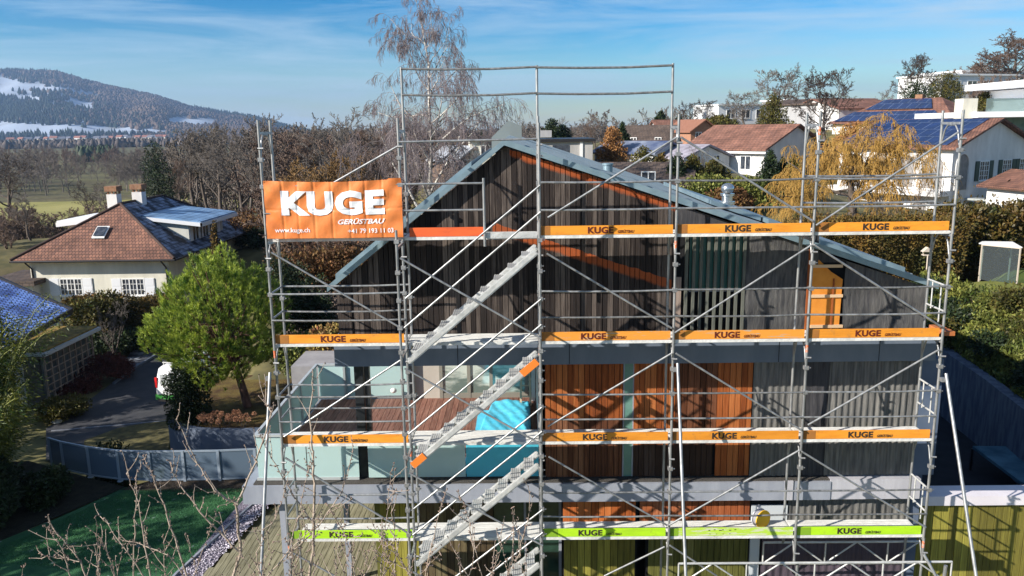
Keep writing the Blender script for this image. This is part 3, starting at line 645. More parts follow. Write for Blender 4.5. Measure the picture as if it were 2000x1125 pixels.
# stub plank and lattice girders
M().box((PX[5]+.05, .06, 6.39), (PX[5]+.26, .62, 6.47)).build('plank_end', mat('worn plank end', (.5, .16, .03), (.3, .1, .05), 6), scaf)
for y, x0, x1 in ((-.06, 3.0, 8.35), (.74, 4.9, 8.1)):
    m = M(); zt_, zb_ = 1.84, 1.36
    m.tube((x0, y, zt_), (x1, y, zt_), .0245); m.tube((x0, y, zb_), (x1, y, zb_), .0245); n = int((x1-x0)/.62); s = (x1-x0)/n
    for j in range(n+1): 
        if j % 2 == 0: m.tube((x0+j*s, y, zb_), (x0+j*s, y, zt_), .018)
    for j in range(n): a, b_ = (zb_, zt_) if j % 2 == 0 else (zt_, zb_); m.tube((x0+j*s, y, a), (x0+(j+1)*s, y, b_), .018)
    m.build('lattice_girder', alu, scaf)
M().tube((8.05, -.3, 0), (8.1, -.3, 1.9), .035, 10).tube((PX[5], -.05, 2.0), (8.8, -.9, 0), .03, 10).tube((5.35, -.0, 0), (5.35, -.0, 1.8), .03, 10).build('prop', steel, scaf)
# ------------------------------------------------------------------ banner
bn = thing('banner', 'large creased orange advertising banner tied to the top left bay of the scaffolding', 'banner')
P0, P1 = at(514, 353, -.06), at(788, 463, -.06)
bx0, bx1, bz1, bz0 = P0.x, P1.x, P0.z, P1.z
def bfold(x, z):
    u = (x-bx0)/(bx1-bx0); v_ = (z-bz0)/(bz1-bz0)
    y = -.075
    for q in (.13, .24, .36, .49, .62, .735, .855): y += .009*max(0, 1-abs(u-q)/.014)
    y += .008*max(0, 1-abs(v_-.5)/.03)
    y += .018*math.sin(u*9+v_*3)*math.sin(v_*4+u*2)+.01*math.sin(u*31-v_*12)*(.4+v_)+.02*max(0, u-.84)*6*math.sin((v_*1.2+u)*16)
    y += .012*math.sin((u*2+v_)*18)*max(0, .25-u)*4
    return y
def bz(x, z):                                     # top edge sags a little between the ties
    u = (x-bx0)/(bx1-bx0); v_ = (z-bz0)/(bz1-bz0); return z-.045*math.sin(math.pi*min(1, u*1.02))*v_*.8+.02*v_*(u > .9)
V = []; Fc = []; nx, ny = 200, 70
for j in range(ny+1):
    for i in range(nx+1): x = bx0+(bx1-bx0)*i/nx; z = bz0+(bz1-bz0)*j/ny; V.append((x, bfold(x, z), bz(x, z)))
for j in range(ny):
    for i in range(nx): k = j*(nx+1)+i; Fc.append((k, k+1, k+nx+2, k+nx+1))
sheet = np_mesh('sheet', V, Fc, mat('orange banner fabric', (.78, .22, .055), (.84, .27, .08), 3, rough=.5, bump=.12, bscale=12, trans=.15), bn, True)
def on_banner(body, x0, x1, y0, y1, off, shear=0, space=1):
    me = text_mesh(body, .3, off, shear, 1, space); a = at(x0, y0, -.07); b_ = at(x1, y1, -.07)
    xs = [v.co.x for v in me.vertices]; zs = [v.co.z for v in me.vertices]; xa, xb, za, zb_ = min(xs), max(xs), min(zs), max(zs)
    for v in me.vertices: v.co.x = a.x+(v.co.x-xa)/(xb-xa)*(b_.x-a.x); v.co.z = b_.z+(v.co.z-za)/(zb_-za)*(a.z-b_.z)
    bm = bmesh.new(); bm.from_mesh(me)
    bmesh.ops.delete(bm, geom=[f for f in bm.faces if f.normal.y > -.5], context='FACES')
    x = a.x
    while x < b_.x: 
        x += .033; bmesh.ops.bisect_plane(bm, geom=bm.verts[:]+bm.edges[:]+bm.faces[:], plane_co=(x, 0, 0), plane_no=(1, 0, 0))
    z = b_.z
    while z < a.z:
        z += .05; bmesh.ops.bisect_plane(bm, geom=bm.verts[:]+bm.edges[:]+bm.faces[:], plane_co=(0, 0, z), plane_no=(0, 0, 1))
    bmesh.ops.triangulate(bm, faces=bm.faces[:])
    for v in bm.verts: v.co.y = bfold(v.co.x, v.co.z)-.013; v.co.z = bz(v.co.x, v.co.z)
    me2 = bpy.data.meshes.new('lettering'); bm.to_mesh(me2); bm.free(); me2.materials.append(white_p)
    o = bpy.data.objects.new('lettering', me2); COL.objects.link(o); o.parent = bn
on_banner('KUGE', 547, 752, 371, 418, .017, 0, 1.1)
on_banner('GERÜSTBAU', 660, 752, 425, 436, .007, .3)
on_banner('www.kuge.ch', 537, 606, 445, 456, .003)
on_banner('+41 79 193 11 03', 680, 769, 446, 454, .003)
m = M()
for (x, y) in ((516, 356), (786, 357), (519, 460), (788, 461)): p = at(x, y, -.07); m.tube((p.x, -.08, p.z), (p.x+(-.05 if x < 700 else .05), .0, p.z+.01), .006, 6)
m.build('tie', black_p, bn)
# cable reel on the lowest deck
p = at(1487, 1036, .35)
cr_ = thing('cable_reel', 'yellow and grey cable drum standing on the lowest scaffold deck', 'cable drum', (p.x, .42, LV[0]+.06), .5)
M().tube((0, -.05, .17), (0, .05, .17), .16, 20).build('drum', mat('grey cable', (.25, .25, .28)), cr_)
M().tube((0, -.07, .17), (0, -.05, .17), .19, 24).build('side_plate', mat('yellow plastic', (.75, .42, .02)), cr_)
M().tube((0, .05, .17), (0, .07, .17), .19, 24).box((-.02, .07, .0), (.02, .09, .42)).build('side_plate', mat('light grey plastic', (.5, .5, .55)), cr_)

# ================================================================== VEGETATION
def prisms(segs, n):
    """segs: array (k,8) p0 r0 p1 r1 -> verts, quads"""
    s = np.asarray(segs, float); p0, r0, p1, r1 = s[:, :3], s[:, 3], s[:, 4:7], s[:, 7]; d = p1-p0; d /= np.linalg.norm(d, axis=1, keepdims=True)+1e-9
    ref = np.where(np.abs(d[:, 2:3]) > .9, np.array([[1., 0, 0]]), np.array([[0, 0, 1.]])); u = np.cross(d, ref); u /= np.linalg.norm(u, axis=1, keepdims=True); w_ = np.cross(d, u)
    V = np.zeros((len(s), 2*n, 3))
    for i in range(n):
        t = 2*math.pi*i/n; o = u*math.cos(t)+w_*math.sin(t); V[:, i] = p0+o*r0[:, None]; V[:, n+i] = p1+o*r1[:, None]
    base = np.arange(len(s))[:, None]*2*n; F = np.concatenate([base+np.array([[i, (i+1) % n, n+(i+1) % n, n+i]]) for i in range(n)])
    return V.reshape(-1, 3), F
def rvec(rng): 
    v = rng.normal(size=3); return v/np.linalg.norm(v)
def tree_segs(seed, H, trunk_h=.25, spread=.6, lv=(9, 7, 5, 4), droop=0, r0=None, ang=(50, 45, 45, 45), up=.25, lens=(.55, .5, .45, .5), mult=1, lean=(0, 0), minr=.008, top=.97):
    rng = np.random.RandomState(seed); big = []; fine = []; r0 = r0 or H*.018
    def limb(p, d, Ln, r, lev, out):
        k = 7 if lev == 0 else (5 if lev == 1 else (4 if lev == 2 else 3)); pts = [p.copy()]; dd = [d.copy()]; rr = [r]
        for i in range(k):
            wob = .10 if lev == 0 else .22
            d = d+rng.normal(size=3)*wob
            if lev == 0: d[2] += .35; d[0] += lean[0]*.1; d[1] += lean[1]*.1
            elif droop and lev >= 2: d[2] -= droop*(i+1)/k*(1.5 if lev >= 3 else .8)
            else: d[2] += up*(1.0 if lev < 3 else .5)
            d = d/np.linalg.norm(d); q = pts[-1]+d*Ln/k; r2 = max(minr, r*(1-(i+1)/k*(.88 if lev == 0 else .75)))
            out.append([*pts[-1], rr[-1], *q, r2]); pts.append(q); dd.append(d.copy()); rr.append(r2)
        return pts, dd, rr
    def rec(p, d, Ln, r, lev):
        out = big if lev <= 1 else fine
        pts, dd, rr = limb(p, d, Ln, r, lev, out)
        if lev >= len(lv): return
        n = lv[lev]; k = len(pts)-1
        for j in range(n):
            t = (trunk_h+(top-trunk_h)*(j+rng.rand()*.8)/n) if lev == 0 else (.25+.75*(j+rng.rand())/n)
            t = min(t, .999); i = int(t*k); f = t*k-i; p2 = pts[i]*(1-f)+pts[i+1]*f; d0 = dd[min(i+1, k)]
            a = math.radians(ang[lev]*rng.uniform(.7, 1.25)); side = np.cross(d0, rvec(rng)); side /= np.linalg.norm(side)+1e-9
            if lev == 0: 
                az = j*2.4+rng.rand()*.7; side = np.array([math.cos(az), math.sin(az), 0.])
            nd = d0*math.cos(a)+side*math.sin(a)
            l2 = Ln*lens[lev]*(1.15-.6*t if lev == 0 else 1-.35*t)*rng.uniform(.75, 1.2)*(spread/.6 if lev == 0 else 1)
            rec(p2, nd, l2, max(minr, (rr[i]*(1-f)+rr[min(i+1, k)]*f)*(.55 if lev == 0 else .6)), lev+1)
    for m_ in range(mult):
        d = np.array([rng.normal()*.08*(mult > 1)*6+lean[0], rng.normal()*.08*(mult > 1)*6+lean[1], 1.]); d /= np.linalg.norm(d)
        rec(np.array([rng.normal()*.15*(mult > 1), rng.normal()*.15*(mult > 1), 0.]), d, H*(1 if mult == 1 else rng.uniform(.7, 1)), r0, 0)
    big = np.array(big); fine = np.array(fine); k = H/np.percentile(fine[:, 6], 99.7)
    for a in (big, fine): a[:, [0, 1, 2, 4, 5, 6]] *= k
    return big, fine
bark = mat('grey brown bark', (.07, .055, .045), (.13, .105, .09), 6, rough=.9, stretch=(1, 1, .3))
bark_d = mat('dark bark', (.03, .024, .02), (.06, .05, .042), 6, rough=.9)
birch_b = mat('birch bark', (.55, .52, .48), (.07, .06, .055), 2.2, rough=.8, stretch=(.6, .6, 2.5), lo=.52, hi=.60)
twig_b = mat('brown twigs', (.10, .065, .05), (.17, .12, .095), 1.2, rough=.9)
twig_g = mat('grey twigs', (.13, .115, .105), (.20, .175, .155), 1.2, rough=.9)
twig_d = mat('dark twigs', (.045, .035, .03), (.08, .06, .05), 1.2, rough=.9)
twig_bi = mat('birch twigs', (.16, .13, .14), (.27, .23, .235), 1, rough=.9)
twig_w = mat('golden willow twigs', (.38, .22, .05), (.54, .33, .09), 1.5, rough=.8, trans=.2)
twig_r = mat('russet twigs', (.16, .08, .045), (.26, .13, .07), 1, rough=.9)
def tree(name, label, cat, loc, segs, m1=bark, m2=twig_b, group=None, rz=0, s=1):
    t = thing(name, label, cat, loc, rz, group); t.scale = (s, s, s)
    V, F = prisms(segs[0], 6); np_mesh('trunk', V, F, m1, t, True)
    V, F = prisms(segs[1], 3); np_mesh('crown', V, F, m2, t)
    return t
def place(src, loc, rz, s, label, group=None, sz=None):
    c = copy_tree(src); c.location = loc; c.rotation_euler = (0, 0, rz); c.scale = (s, s, sz or s); c['label'] = label
    if group: c['group'] = group
    elif 'group' in c: del c['group']
    return c
# ---- leafy things
def leaf_quads(P, Nn, size, rng, jit=.8, asp=.55):
    """rhombic leaves at points P leaning along Nn"""
    n = len(P); a = Nn+rng.normal(size=(n, 3))*jit; a /= np.linalg.norm(a, axis=1, keepdims=True); b = np.cross(a, rng.normal(size=(n, 3))); b /= np.linalg.norm(b, axis=1, keepdims=True)
    s = size*rng.uniform(.6, 1.3, (n, 1)); V = np.stack([P-a*s*.1, P+a*s*.45+b*s*asp*.5, P+a*s, P+a*s*.45-b*s*asp*.5], 1).reshape(-1, 3)
    return V, (np.arange(n)[:, None]*4+np.arange(4)[None])
def snoise(P, sc_, seed):
    rng = np.random.RandomState(seed); v = np.zeros(len(P))
    for k in range(5): d = rng.normal(size=3); v += np.sin((P@d)*sc_*(1+.6*k)+rng.rand()*6)/(1+.5*k)
    return v/2.2
def hedge_mesh(L_, W, H, n, leaf, seed, bumpy=.2, bs=1.7, lift=.1, taper=0):
    """box-ish hedge along local x, origin at one end of its foot"""
    rng = np.random.RandomState(seed); P = []; Nn = []
    ar = np.array([L_*H, L_*H, L_*W, W*H, W*H]); ar = ar/ar.sum(); c = (ar*n).astype(int)
    u, v = rng.rand(c[0]), rng.rand(c[0]); P.append(np.stack([u*L_, -W/2+0*u, v*H], 1)); Nn.append(np.tile([0, -1, .3], (c[0], 1)))
    u, v = rng.rand(c[1]), rng.rand(c[1]); P.append(np.stack([u*L_, W/2+0*u, v*H], 1)); Nn.append(np.tile([0, 1, .3], (c[1], 1)))
    u, v = rng.rand(c[2]), rng.rand(c[2]); P.append(np.stack([u*L_, (v-.5)*W, H+0*u], 1)); Nn.append(np.tile([0, 0, 1], (c[2], 1)))
    for s, k in ((0, 3), (1, 4)): u, v = rng.rand(c[k]), rng.rand(c[k]); P.append(np.stack([0*u+s*L_, (u-.5)*W, v*H], 1)); Nn.append(np.tile([2*s-1, 0, .3], (c[k], 1)))
    P = np.concatenate(P); Nn = np.concatenate(Nn).astype(float)
    P = P+Nn*(snoise(P, bs, seed)*bumpy+rng.normal(size=len(P))*bumpy*.35)[:, None]
    if taper: P[:, 1] *= 1-taper*P[:, 2]/H
    st = rng.rand(len(P)) < .12; P[st] += Nn[st]*rng.exponential(leaf*.9, (st.sum(), 1))+rng.normal(size=(st.sum(), 3))*leaf*.5
    V, F = leaf_quads(P, Nn, leaf, rng)
    # inner core so one cannot look through
    x0, x1, y0, y1, z1 = .12, L_-.12, -W/2+.14, W/2-.14, H-.14
    cv = np.array([(x, y, z) for z in (0, z1) for x, y in ((x0, y0), (x1, y0), (x1, y1), (x0, y1))]); 
    cf = np.array([(0, 1, 5, 4), (1, 2, 6, 5), (2, 3, 7, 6), (3, 0, 4, 7), (4, 5, 6, 7), (3, 2, 1, 0)])
    return np.concatenate([V, cv]), np.concatenate([F, cf+len(V)])
def hedge(name, label, a, b, W, H, n, leaf, seed, m, z=None, group=None, cat='hedge', **k):
    a = Vector(a); b = Vector(b); V, F = hedge_mesh((b-a).length, W, H, n, leaf, seed, **k)
    o = np_mesh(name, V, F, m); o.location = a; o.rotation_euler = (0, 0, math.atan2(b.y-a.y, b.x-a.x)); tag(o, label, cat, group)
    GP.append((a.x, a.y, a.z)); GP.append((b.x, b.y, b.z)); return o
def blob_points(n, clumps, rng, shell=.55):
    """points in ellipsoid clumps [(c, r3)]"""
    w_ = np.array([r[0]*r[1]*r[2] for c, r in clumps])**.67; idx = rng.choice(len(clumps), n, p=w_/w_.sum())
    d = rng.normal(size=(n, 3)); d /= np.linalg.norm(d, axis=1, keepdims=True); rad = shell+(1-shell)*rng.rand(n)**.5
    C_ = np.array([c for c, r in clumps])[idx]; R3 = np.array([r for c, r in clumps])[idx]
    return C_+d*R3*rad[:, None], d
def conifer_clumps(H, R, rng, n=46, base=.08, rag=.35, prof=.9):
    cl = []
    for i in range(n):
        t = base+(1-base)*((i+.5)/n); rr = R*(1-t)**prof*rng.uniform(1-rag, 1.1)+.04*R; az = i*2.4+rng.rand()
        cl.append(((math.cos(az)*rr*.55, math.sin(az)*rr*.55, H*t), (rr*.55+.05*R, rr*.55+.05*R, H*.055+.12*rr)))
    return cl
def leafy(name, label, cat, loc, clumps, n, leaf, m, seed, trunk=None, group=None, jit=.8, asp=.5, shell=.5, tm=None, rz=0):
    rng = np.random.RandomState(seed); P, D = blob_points(n, clumps, rng, shell); D[:, 2] += .25
    V, F = leaf_quads(P, D, leaf, rng, jit, asp); t = thing(name, label, cat, loc, rz, group); np_mesh('crown', V, F, m, t)
    if trunk: M().tube((0, 0, -.1), (trunk[2] if len(trunk) > 2 else 0, 0, trunk[0]), trunk[1], 8, trunk[1]*.5).build('trunk', tm or bark_d, t)
    return t
lf_dk = mat('dark evergreen leaves', (.008, .018, .006), (.03, .05, .014), 1.2, rough=.6, island=.45, hue=.02, trans=.1)
lf_ol = mat('olive yellow leaves', (.035, .040, .008), (.13, .11, .02), .9, rough=.65, island=.45, hue=.03, trans=.15)
lf_br = mat('brown beech leaves', (.07, .035, .012), (.19, .10, .035), 1.2, rough=.8, island=.4, hue=.02, trans=.1)
lf_th = mat('brown green thuja', (.03, .035, .006), (.15, .085, .015), .7, rough=.75, island=.4, hue=.02)
lf_bam = mat('bamboo leaves', (.02, .05, .006), (.20, .20, .03), .45, rough=.5, island=.4, hue=.02, trans=.25, lo=.4, hi=.62)
lf_or = mat('orange brown foliage', (.22, .10, .03), (.34, .17, .06), 1, rough=.8, island=.3)
lf_pine = mat('bright pine needles', (.05, .12, .015), (.48, .56, .09), 2.6, rough=.5, lo=.38, hi=.62, island=.4, hue=.015, trans=.22)
lf_gr = mat('ground ivy leaves', (.03, .05, .008), (.22, .23, .05), 1.2, rough=.6, island=.45, hue=.02, trans=.1)
lf_red = mat('reddish shrub twigs', (.05, .012, .01), (.13, .04, .03), 1, rough=.8, island=.4)

# ---- bright pine in the garden
pb = gz(485, 795, 0); rng = np.random.RandomState(8)
pine = thing('pine_tree', 'bright green rounded pine tree with a reddish trunk left of the scaffolding', 'pine tree', (pb.x, pb.y, 0))
GP.append((pb.x, pb.y, 0))
ctr = at(428, 635, pb.y)-Vector((pb.x, pb.y, 0)); 
tufts = []
N_T = 2500
while len(tufts) < N_T:
    v = rng.normal(size=3); v /= np.linalg.norm(v); rr = rng.uniform(.78, 1.0) if rng.rand() < .8 else rng.uniform(.4, .8)
    p = v*rr; bump = 1+.13*math.sin(v[0]*7+1)*math.sin(v[1]*6)+.12*math.sin(v[2]*9+v[0]*5)
    q = np.array([ctr.x+p[0]*2.32*bump*(1.08 if p[2] < .15 else 1.02-.18*p[2]), ctr.y+p[1]*2.2*bump, ctr.z+.0+p[2]*2.55*bump])
    if q[2] < 1.0+.25*max(0, q[0]-ctr.x)+.35*math.sin(q[0]*3)**2: continue
    tufts.append((q, v))
Vp = []; nn = 40
T = np.array([t for t, v in tufts]); D = np.array([v for t, v in tufts]); D = D*.55+np.array([0, 0, .75]); D /= np.linalg.norm(D, axis=1, keepdims=True)
P = np.repeat(T, nn, 0); DD = np.repeat(D, nn, 0); k_ = len(P); a = DD+rng.normal(size=(k_, 3))*.42; a /= np.linalg.norm(a, axis=1, keepdims=True)
P = P+DD*rng.uniform(-.1, .12, (k_, 1)); b = np.cross(a, rng.normal(size=(k_, 3))); b /= np.linalg.norm(b, axis=1, keepdims=True); ln = rng.uniform(.10, .19, (k_, 1))
Vp = np.stack([P-b*.008, P+b*.008, P+a*ln+b*.004, P+a*ln-b*.004], 1).reshape(-1, 3); np_mesh('crown', Vp, np.arange(k_)[:, None]*4+np.arange(4)[None], lf_pine, pine)
tr = [[0, 0, -.1, .17, -.12, 0, .6, .15], [-.12, 0, .6, .15, -.3, .05, 1.3, .13], [-.3, .05, 1.3, .13, ctr.x*.7, .1, 2.6, .10], [ctr.x*.7, .1, 2.6, .1, ctr.x, .1, 4.6, .05]]
for i in range(70):
    t_, v = tufts[rng.randint(N_T)]; s0 = np.array([-.3+rng.rand()*(ctr.x+.3), .1, rng.uniform(1.3, 3.6)]); mid = (s0+t_)/2+np.array([0, 0, -.15]); tr.append([*s0, .05, *mid, .035]); tr.append([*mid, .035, *t_, .012])
V, F = prisms(tr, 7); np_mesh('trunk', V, F, mat('pine bark', (.10, .05, .035), (.22, .12, .09), 7, rough=.9, stretch=(1, 1, .35), bump=.6), pine, True)
for i, (x, y, s) in enumerate(((335, 770, .55),)): pass

# ---- bamboo and dark evergreens, lower left
def bamboo(name, label, loc, n, H, R, seed, m=lf_bam, leaf=.2, culms=22):
    rng = np.random.RandomState(seed); t = thing(name, label, 'bamboo' if 'bamboo' in name else 'shrub', loc)
    segs = []; pts = []; dirs = []
    for i in range(culms):
        az = rng.rand()*6.28; r = R*.45*rng.rand(); p = np.array([math.cos(az)*r, math.sin(az)*r, 0]); d = np.array([math.cos(az)*.12, math.sin(az)*.12, 1.]); Hc = H*rng.uniform(.7, 1.05); k = 9
        for j in range(k):
            d = d+np.array([math.cos(az)*.03*j*.6, math.sin(az)*.03*j*.6, -.015*j])+rng.normal(size=3)*.05; d /= np.linalg.norm(d); q = p+d*Hc/k
            segs.append([*p, .016, *q, .013]); m_ = int(n/culms/k); tt = rng.rand(m_, 1); o = rng.normal(size=(m_, 3)); o[:, 2] *= .5
            if j > 0: pts.append(p+(q-p)*tt+o*R*.22); dirs.append(o*.5+np.array([0, 0, -.35]))
            p = q
    P = np.concatenate(pts); D = np.concatenate(dirs); V, F = leaf_quads(P, D, leaf, rng, .35, .22); np_mesh('leaves', V, F, m, t)
    V, F = prisms(segs, 5); np_mesh('culms', V, F, mat('bamboo culm', (.2, .22, .06)), t)
    GP.append((loc[0], loc[1], loc[2])); return t
bamboo('bamboo', 'tall golden green bamboo clump at the left edge above the lawn', (-17.4, 9.6, -.2), 34000, 5.6, 1.7, 1, leaf=.13, culms=34)
bamboo('bamboo', 'arching green bamboo hanging over the left end of the glass fence', (-16.0, 7.2, 0), 24000, 4.0, 1.25, 2, leaf=.13, culms=26)
bamboo('bamboo', 'low bamboo clump lowest at the left edge of the picture', (-16.2, 5.0, 0), 22000, 3.4, 1.3, 3, leaf=.13, culms=22)
def bush(name, label, loc, r, h, n, leaf, m, seed, group=None, cat='shrub'):
    rng = np.random.RandomState(seed); cl = []
    for i in range(14): a = rng.rand()*6.28; q = rng.rand()**.5*r*.6; cl.append(((math.cos(a)*q, math.sin(a)*q, h*rng.uniform(.25, .72)), (r*.45, r*.45, h*.3)))
    o = leafy(name, label, cat, loc, cl, n, leaf, m, seed, group=group, shell=.35)
    GP.append((loc[0], loc[1], loc[2])); return o
for i, (x, y, r, h, lb) in enumerate(((-15.0, 5.9, 1.2, 1.7, 'dark evergreen shrub beneath the arching bamboo'), (-13.4, 7.6, .95, 1.5, 'rounded dark bush behind the left glass panels of the fence'), (-15.2, 4.0, 1.2, 1.6, 'dark evergreen shrub in the deep shade left of the lawn'), (-14.6, 2.6, 1.0, 1.0, 'low dark ground shrub along the shaded lawn edge'))):
    bush('evergreen_shrub', lb, (x, y if i != 1 else 9.6, 0 if i != 1 else -2.4), r, h if i != 1 else 3.2, 9000, .12, lf_dk, 20+i)

for i, (x, y, r, h, mm, lb) in enumerate(((-18.0, 10.4, 1.5, 5.0, lf_bam, 'tall yellow green bush mass behind the bamboo at the left edge'), (-17.2, 8.2, 1.5, 4.2, lf_bam, 'dense yellow green bush in front of the tall bush mass'), (-16.6, 6.4, 1.5, 3.2, lf_dk, 'dark bush in the middle of the left edge thicket'),
    (-13.9, 6.7, .9, 1.1, lf_dk, 'dark low shrub at the far corner of the lawn edge'), (-14.5, 5.2, 1.0, 1.3, lf_dk, 'second dark low shrub along the shaded lawn edge'), (-15.2, 3.6, 1.1, 1.5, lf_dk, 'third dark low shrub along the shaded lawn edge'), (-15.9, 2.0, 1.2, 1.6, lf_dk, 'fourth dark low shrub along the shaded lawn edge'), (-16.4, .2, 1.3, 1.6, lf_dk, 'nearest dark low shrub along the shaded lawn edge'))):
    bush('shrub', lb, (x, y, 0), r, h, 16000 if i < 3 else 7000, .11, mm, 600+i)
flat_soil = [(-13.2, 8.2), (-11.9, 7.6), (-13.6, 4.4), (-16.4, 0), (-19, -4), (-24, -4), (-22, 9), (-16.0, 9.6), (-14.6, 8.9)]
m = M(); m.poly([(x, y, .012) for x, y in flat_soil]); struct(m.build('soil_bed', mat('shade darkened soil', (.012, .012, .008), (.03, .028, .018), 4, rough=1, bump=1, bscale=30)))  # shade under the bamboo and shrubs is put into this ground colour

# ---- foreground bare fruit tree
bud_b = mat('pale fruit twig bark', (.26, .21, .17), (.44, .36, .29), 12, rough=.8)
rng = np.random.RandomState(21)
ft = thing('fruit_tree', 'bare budding fruit tree in the foreground reaching up at the bottom of the picture', 'fruit tree', (-2.9, -6.2, 0))
TWS = .62
TW = [  # traced leaders: pixel polyline and depth
 ([(440, 1180), (470, 1080), (462, 985), (500, 900), (530, 805), (515, 780)], -6.1, .03), ([(465, 985), (420, 960), (385, 905), (345, 820)], -6.3, .02),
 ([(470, 1080), (400, 1010), (352, 950), (330, 900)], -6.0, .02), ([(365, 1125), (325, 1000), (300, 930), (278, 888)], -5.8, .018), ([(260, 1180), (262, 1060), (266, 980), (266, 920)], -5.9, .016),
 ([(300, 1180), (288, 1090), (270, 980), (247, 925)], -6.3, .016), ([(190, 1180), (155, 1095), (125, 1055), (95, 1030)], -6.0, .018), ([(155, 1097), (110, 1090), (80, 1080)], -6.0, .01), ([(137, 1125), (120, 1070), (95, 1032)], -6.2, .012),
 ([(320, 1180), (250, 1080), (200, 1012)], -6.2, .014), ([(240, 1180), (215, 1090), (190, 1045)], -5.7, .012), ([(590, 1180), (612, 1080), (614, 960), (610, 880), (605, 800), (612, 735)], -5.6, .034),
 ([(612, 1020), (570, 960), (530, 895), (505, 840)], -5.8, .016), ([(560, 1090), (620, 1030), (668, 960), (690, 880)], -5.5, .018), ([(560, 1090), (585, 1000), (600, 930), (608, 905)], -5.9, .012),
 ([(480, 1180), (560, 1080), (620, 1020), (685, 975)], -5.3, .016), ([(740, 1180), (745, 1100), (755, 1010), (765, 925)], -6.0, .014), ([(760, 1180), (775, 1080), (765, 1000), (770, 915)], -5.7, .012), ([(700, 1180), (690, 1090), (660, 1020), (640, 985)], -6.2, .013),
 ([(820, 1180), (840, 1080), (858, 1000), (872, 955)], -6.0, .013), ([(980, 1180), (1000, 1100), (1003, 1040), (1002, 990)], -5.8, .013), ([(1010, 1090), (1025, 1040), (1040, 970)], -5.6, .01), ([(905, 1180), (925, 1090), (915, 1010), (895, 960)], -6.1, .012),
 ([(680, 1180), (720, 1110), (745, 1060)], -5.4, .012), ([(520, 1180), (500, 1080), (540, 1010), (555, 960)], -6.4, .012), ([(400, 1180), (330, 1085), (270, 1060), (222, 1052)], -6.1, .014), ([(860, 1180), (800, 1120), (770, 1070), (735, 1040)], -5.5, .011), ([(940, 1180), (965, 1110), (985, 1060)], -5.9, .011), ([(30, 1180), (45, 1110)], -6, .008)]
for i in range(34):
    x0 = rng.choice([rng.uniform(180, 480), rng.uniform(480, 800), rng.uniform(800, 1040)], p=[.3, .5, .2]); top = rng.uniform(985, 1100); sl_ = rng.normal()*.32
    TW.append(([(x0, 1190), (x0+sl_*(1190-top)*.5+rng.normal()*6, (1190+top)/2), (x0+sl_*(1190-top), top)], rng.uniform(-6.6, -5.3), rng.uniform(.007, .011)))
segs = []; buds = []
base = Vector((0, 0, 0)); ftl = Vector((-2.9, -6.2, 0))
for poly, Y, r in TW:
    r *= TWS
    pts = [at(x, y, Y+rng.uniform(-.1, .1))-ftl for x, y in poly]; n = len(pts)-1
    hub = Vector(((pts[0].x)*.45, pts[0].y*.3, 3.2)); 
    if poly[0][1] >= 1180: segs.append([*hub, r*1.5, *pts[0], r])
    for i in range(n):
        sub = 5; a, b_ = pts[i], pts[i+1]; pr = a; ra = r*(1-i/n*.75)
        for j in range(sub):
            q = a.lerp(b_, (j+1)/sub)+Vector(rng.normal(size=3)*.006); rb = r*(1-(i+(j+1)/sub)/n*.75); segs.append([*pr, ra, *q, rb]); 
            for _ in range(2):
                o = Vector(rng.normal(size=3)); o.normalize(); buds.append((q, q+o*.032))
            if rng.rand() < .5:
                d = (b_-a).normalized()+Vector(rng.normal(size=3))*.7; d.normalize(); L2 = rng.uniform(.06, .34); p3 = q
                for k in range(3):
                    d = (d+Vector((0, 0, .25))+Vector(rng.normal(size=3))*.15).normalized(); p4 = p3+d*L2/3; segs.append([*p3, .0055-.001*k, *p4, .0045-.001*k]); p3 = p4
                    o = Vector(rng.normal(size=3)).normalized(); buds.append((p3, p3+o*.026))
            pr = q; ra = rb
for i in range(8): a = rng.rand()*6.28; segs.append([math.cos(a)*.02, math.sin(a)*.02, 1.6, .07, math.cos(a)*rng.uniform(.4, 1.6), math.sin(a)*.3, 3.2, .04])
segs.append([0, 0, 0, .12, 0, 0, 1.7, .09])
V, F = prisms(segs, 6); np_mesh('branches', V, F, bud_b, ft, True)
bs_ = [[*a, .006, *((a+b_)/2), .008] for a, b_ in buds]+[[*((a+b_)/2), .008, *b_, .002] for a, b_ in buds]
V, F = prisms(bs_, 5); np_mesh('buds', V, F, mat('brown buds', (.16, .11, .09), (.3, .22, .18), 9), ft)

# ---- birch behind the house
by = 30; bb = at(826, 400, by)
birch = tree('birch_tree', 'tall bare birch with white trunk and drooping twigs behind the scaffolding', 'birch', (bb.x+.5, by, 0), tree_segs(33, 18.2, trunk_h=.26, spread=.72, lv=(24, 10, 8, 6), droop=.75, r0=.22, ang=(44, 48, 55, 35), up=.12, lens=(.30, .55, .45, .8), lean=(-.12, 0), minr=.007), birch_b, twig_bi)
GP.append((bb.x, by, 0))
# ---- golden willow on the right
wy = 30; wb = at(1665, 430, wy)
wl = tree('willow_tree', 'golden yellow weeping willow behind the right end of the scaffolding', 'willow', (wb.x, wy, wb.z), tree_segs(5, 5.2, trunk_h=.3, spread=1.0, lv=(17, 10, 10, 6), droop=.95, r0=.20, ang=(66, 55, 60, 40), up=.12, lens=(.62, .55, .7, .6), minr=.0075), bark, twig_w); wl.scale = (1.35, 1.35, 1.05)
GP.append((wb.x, wy, wb.z))

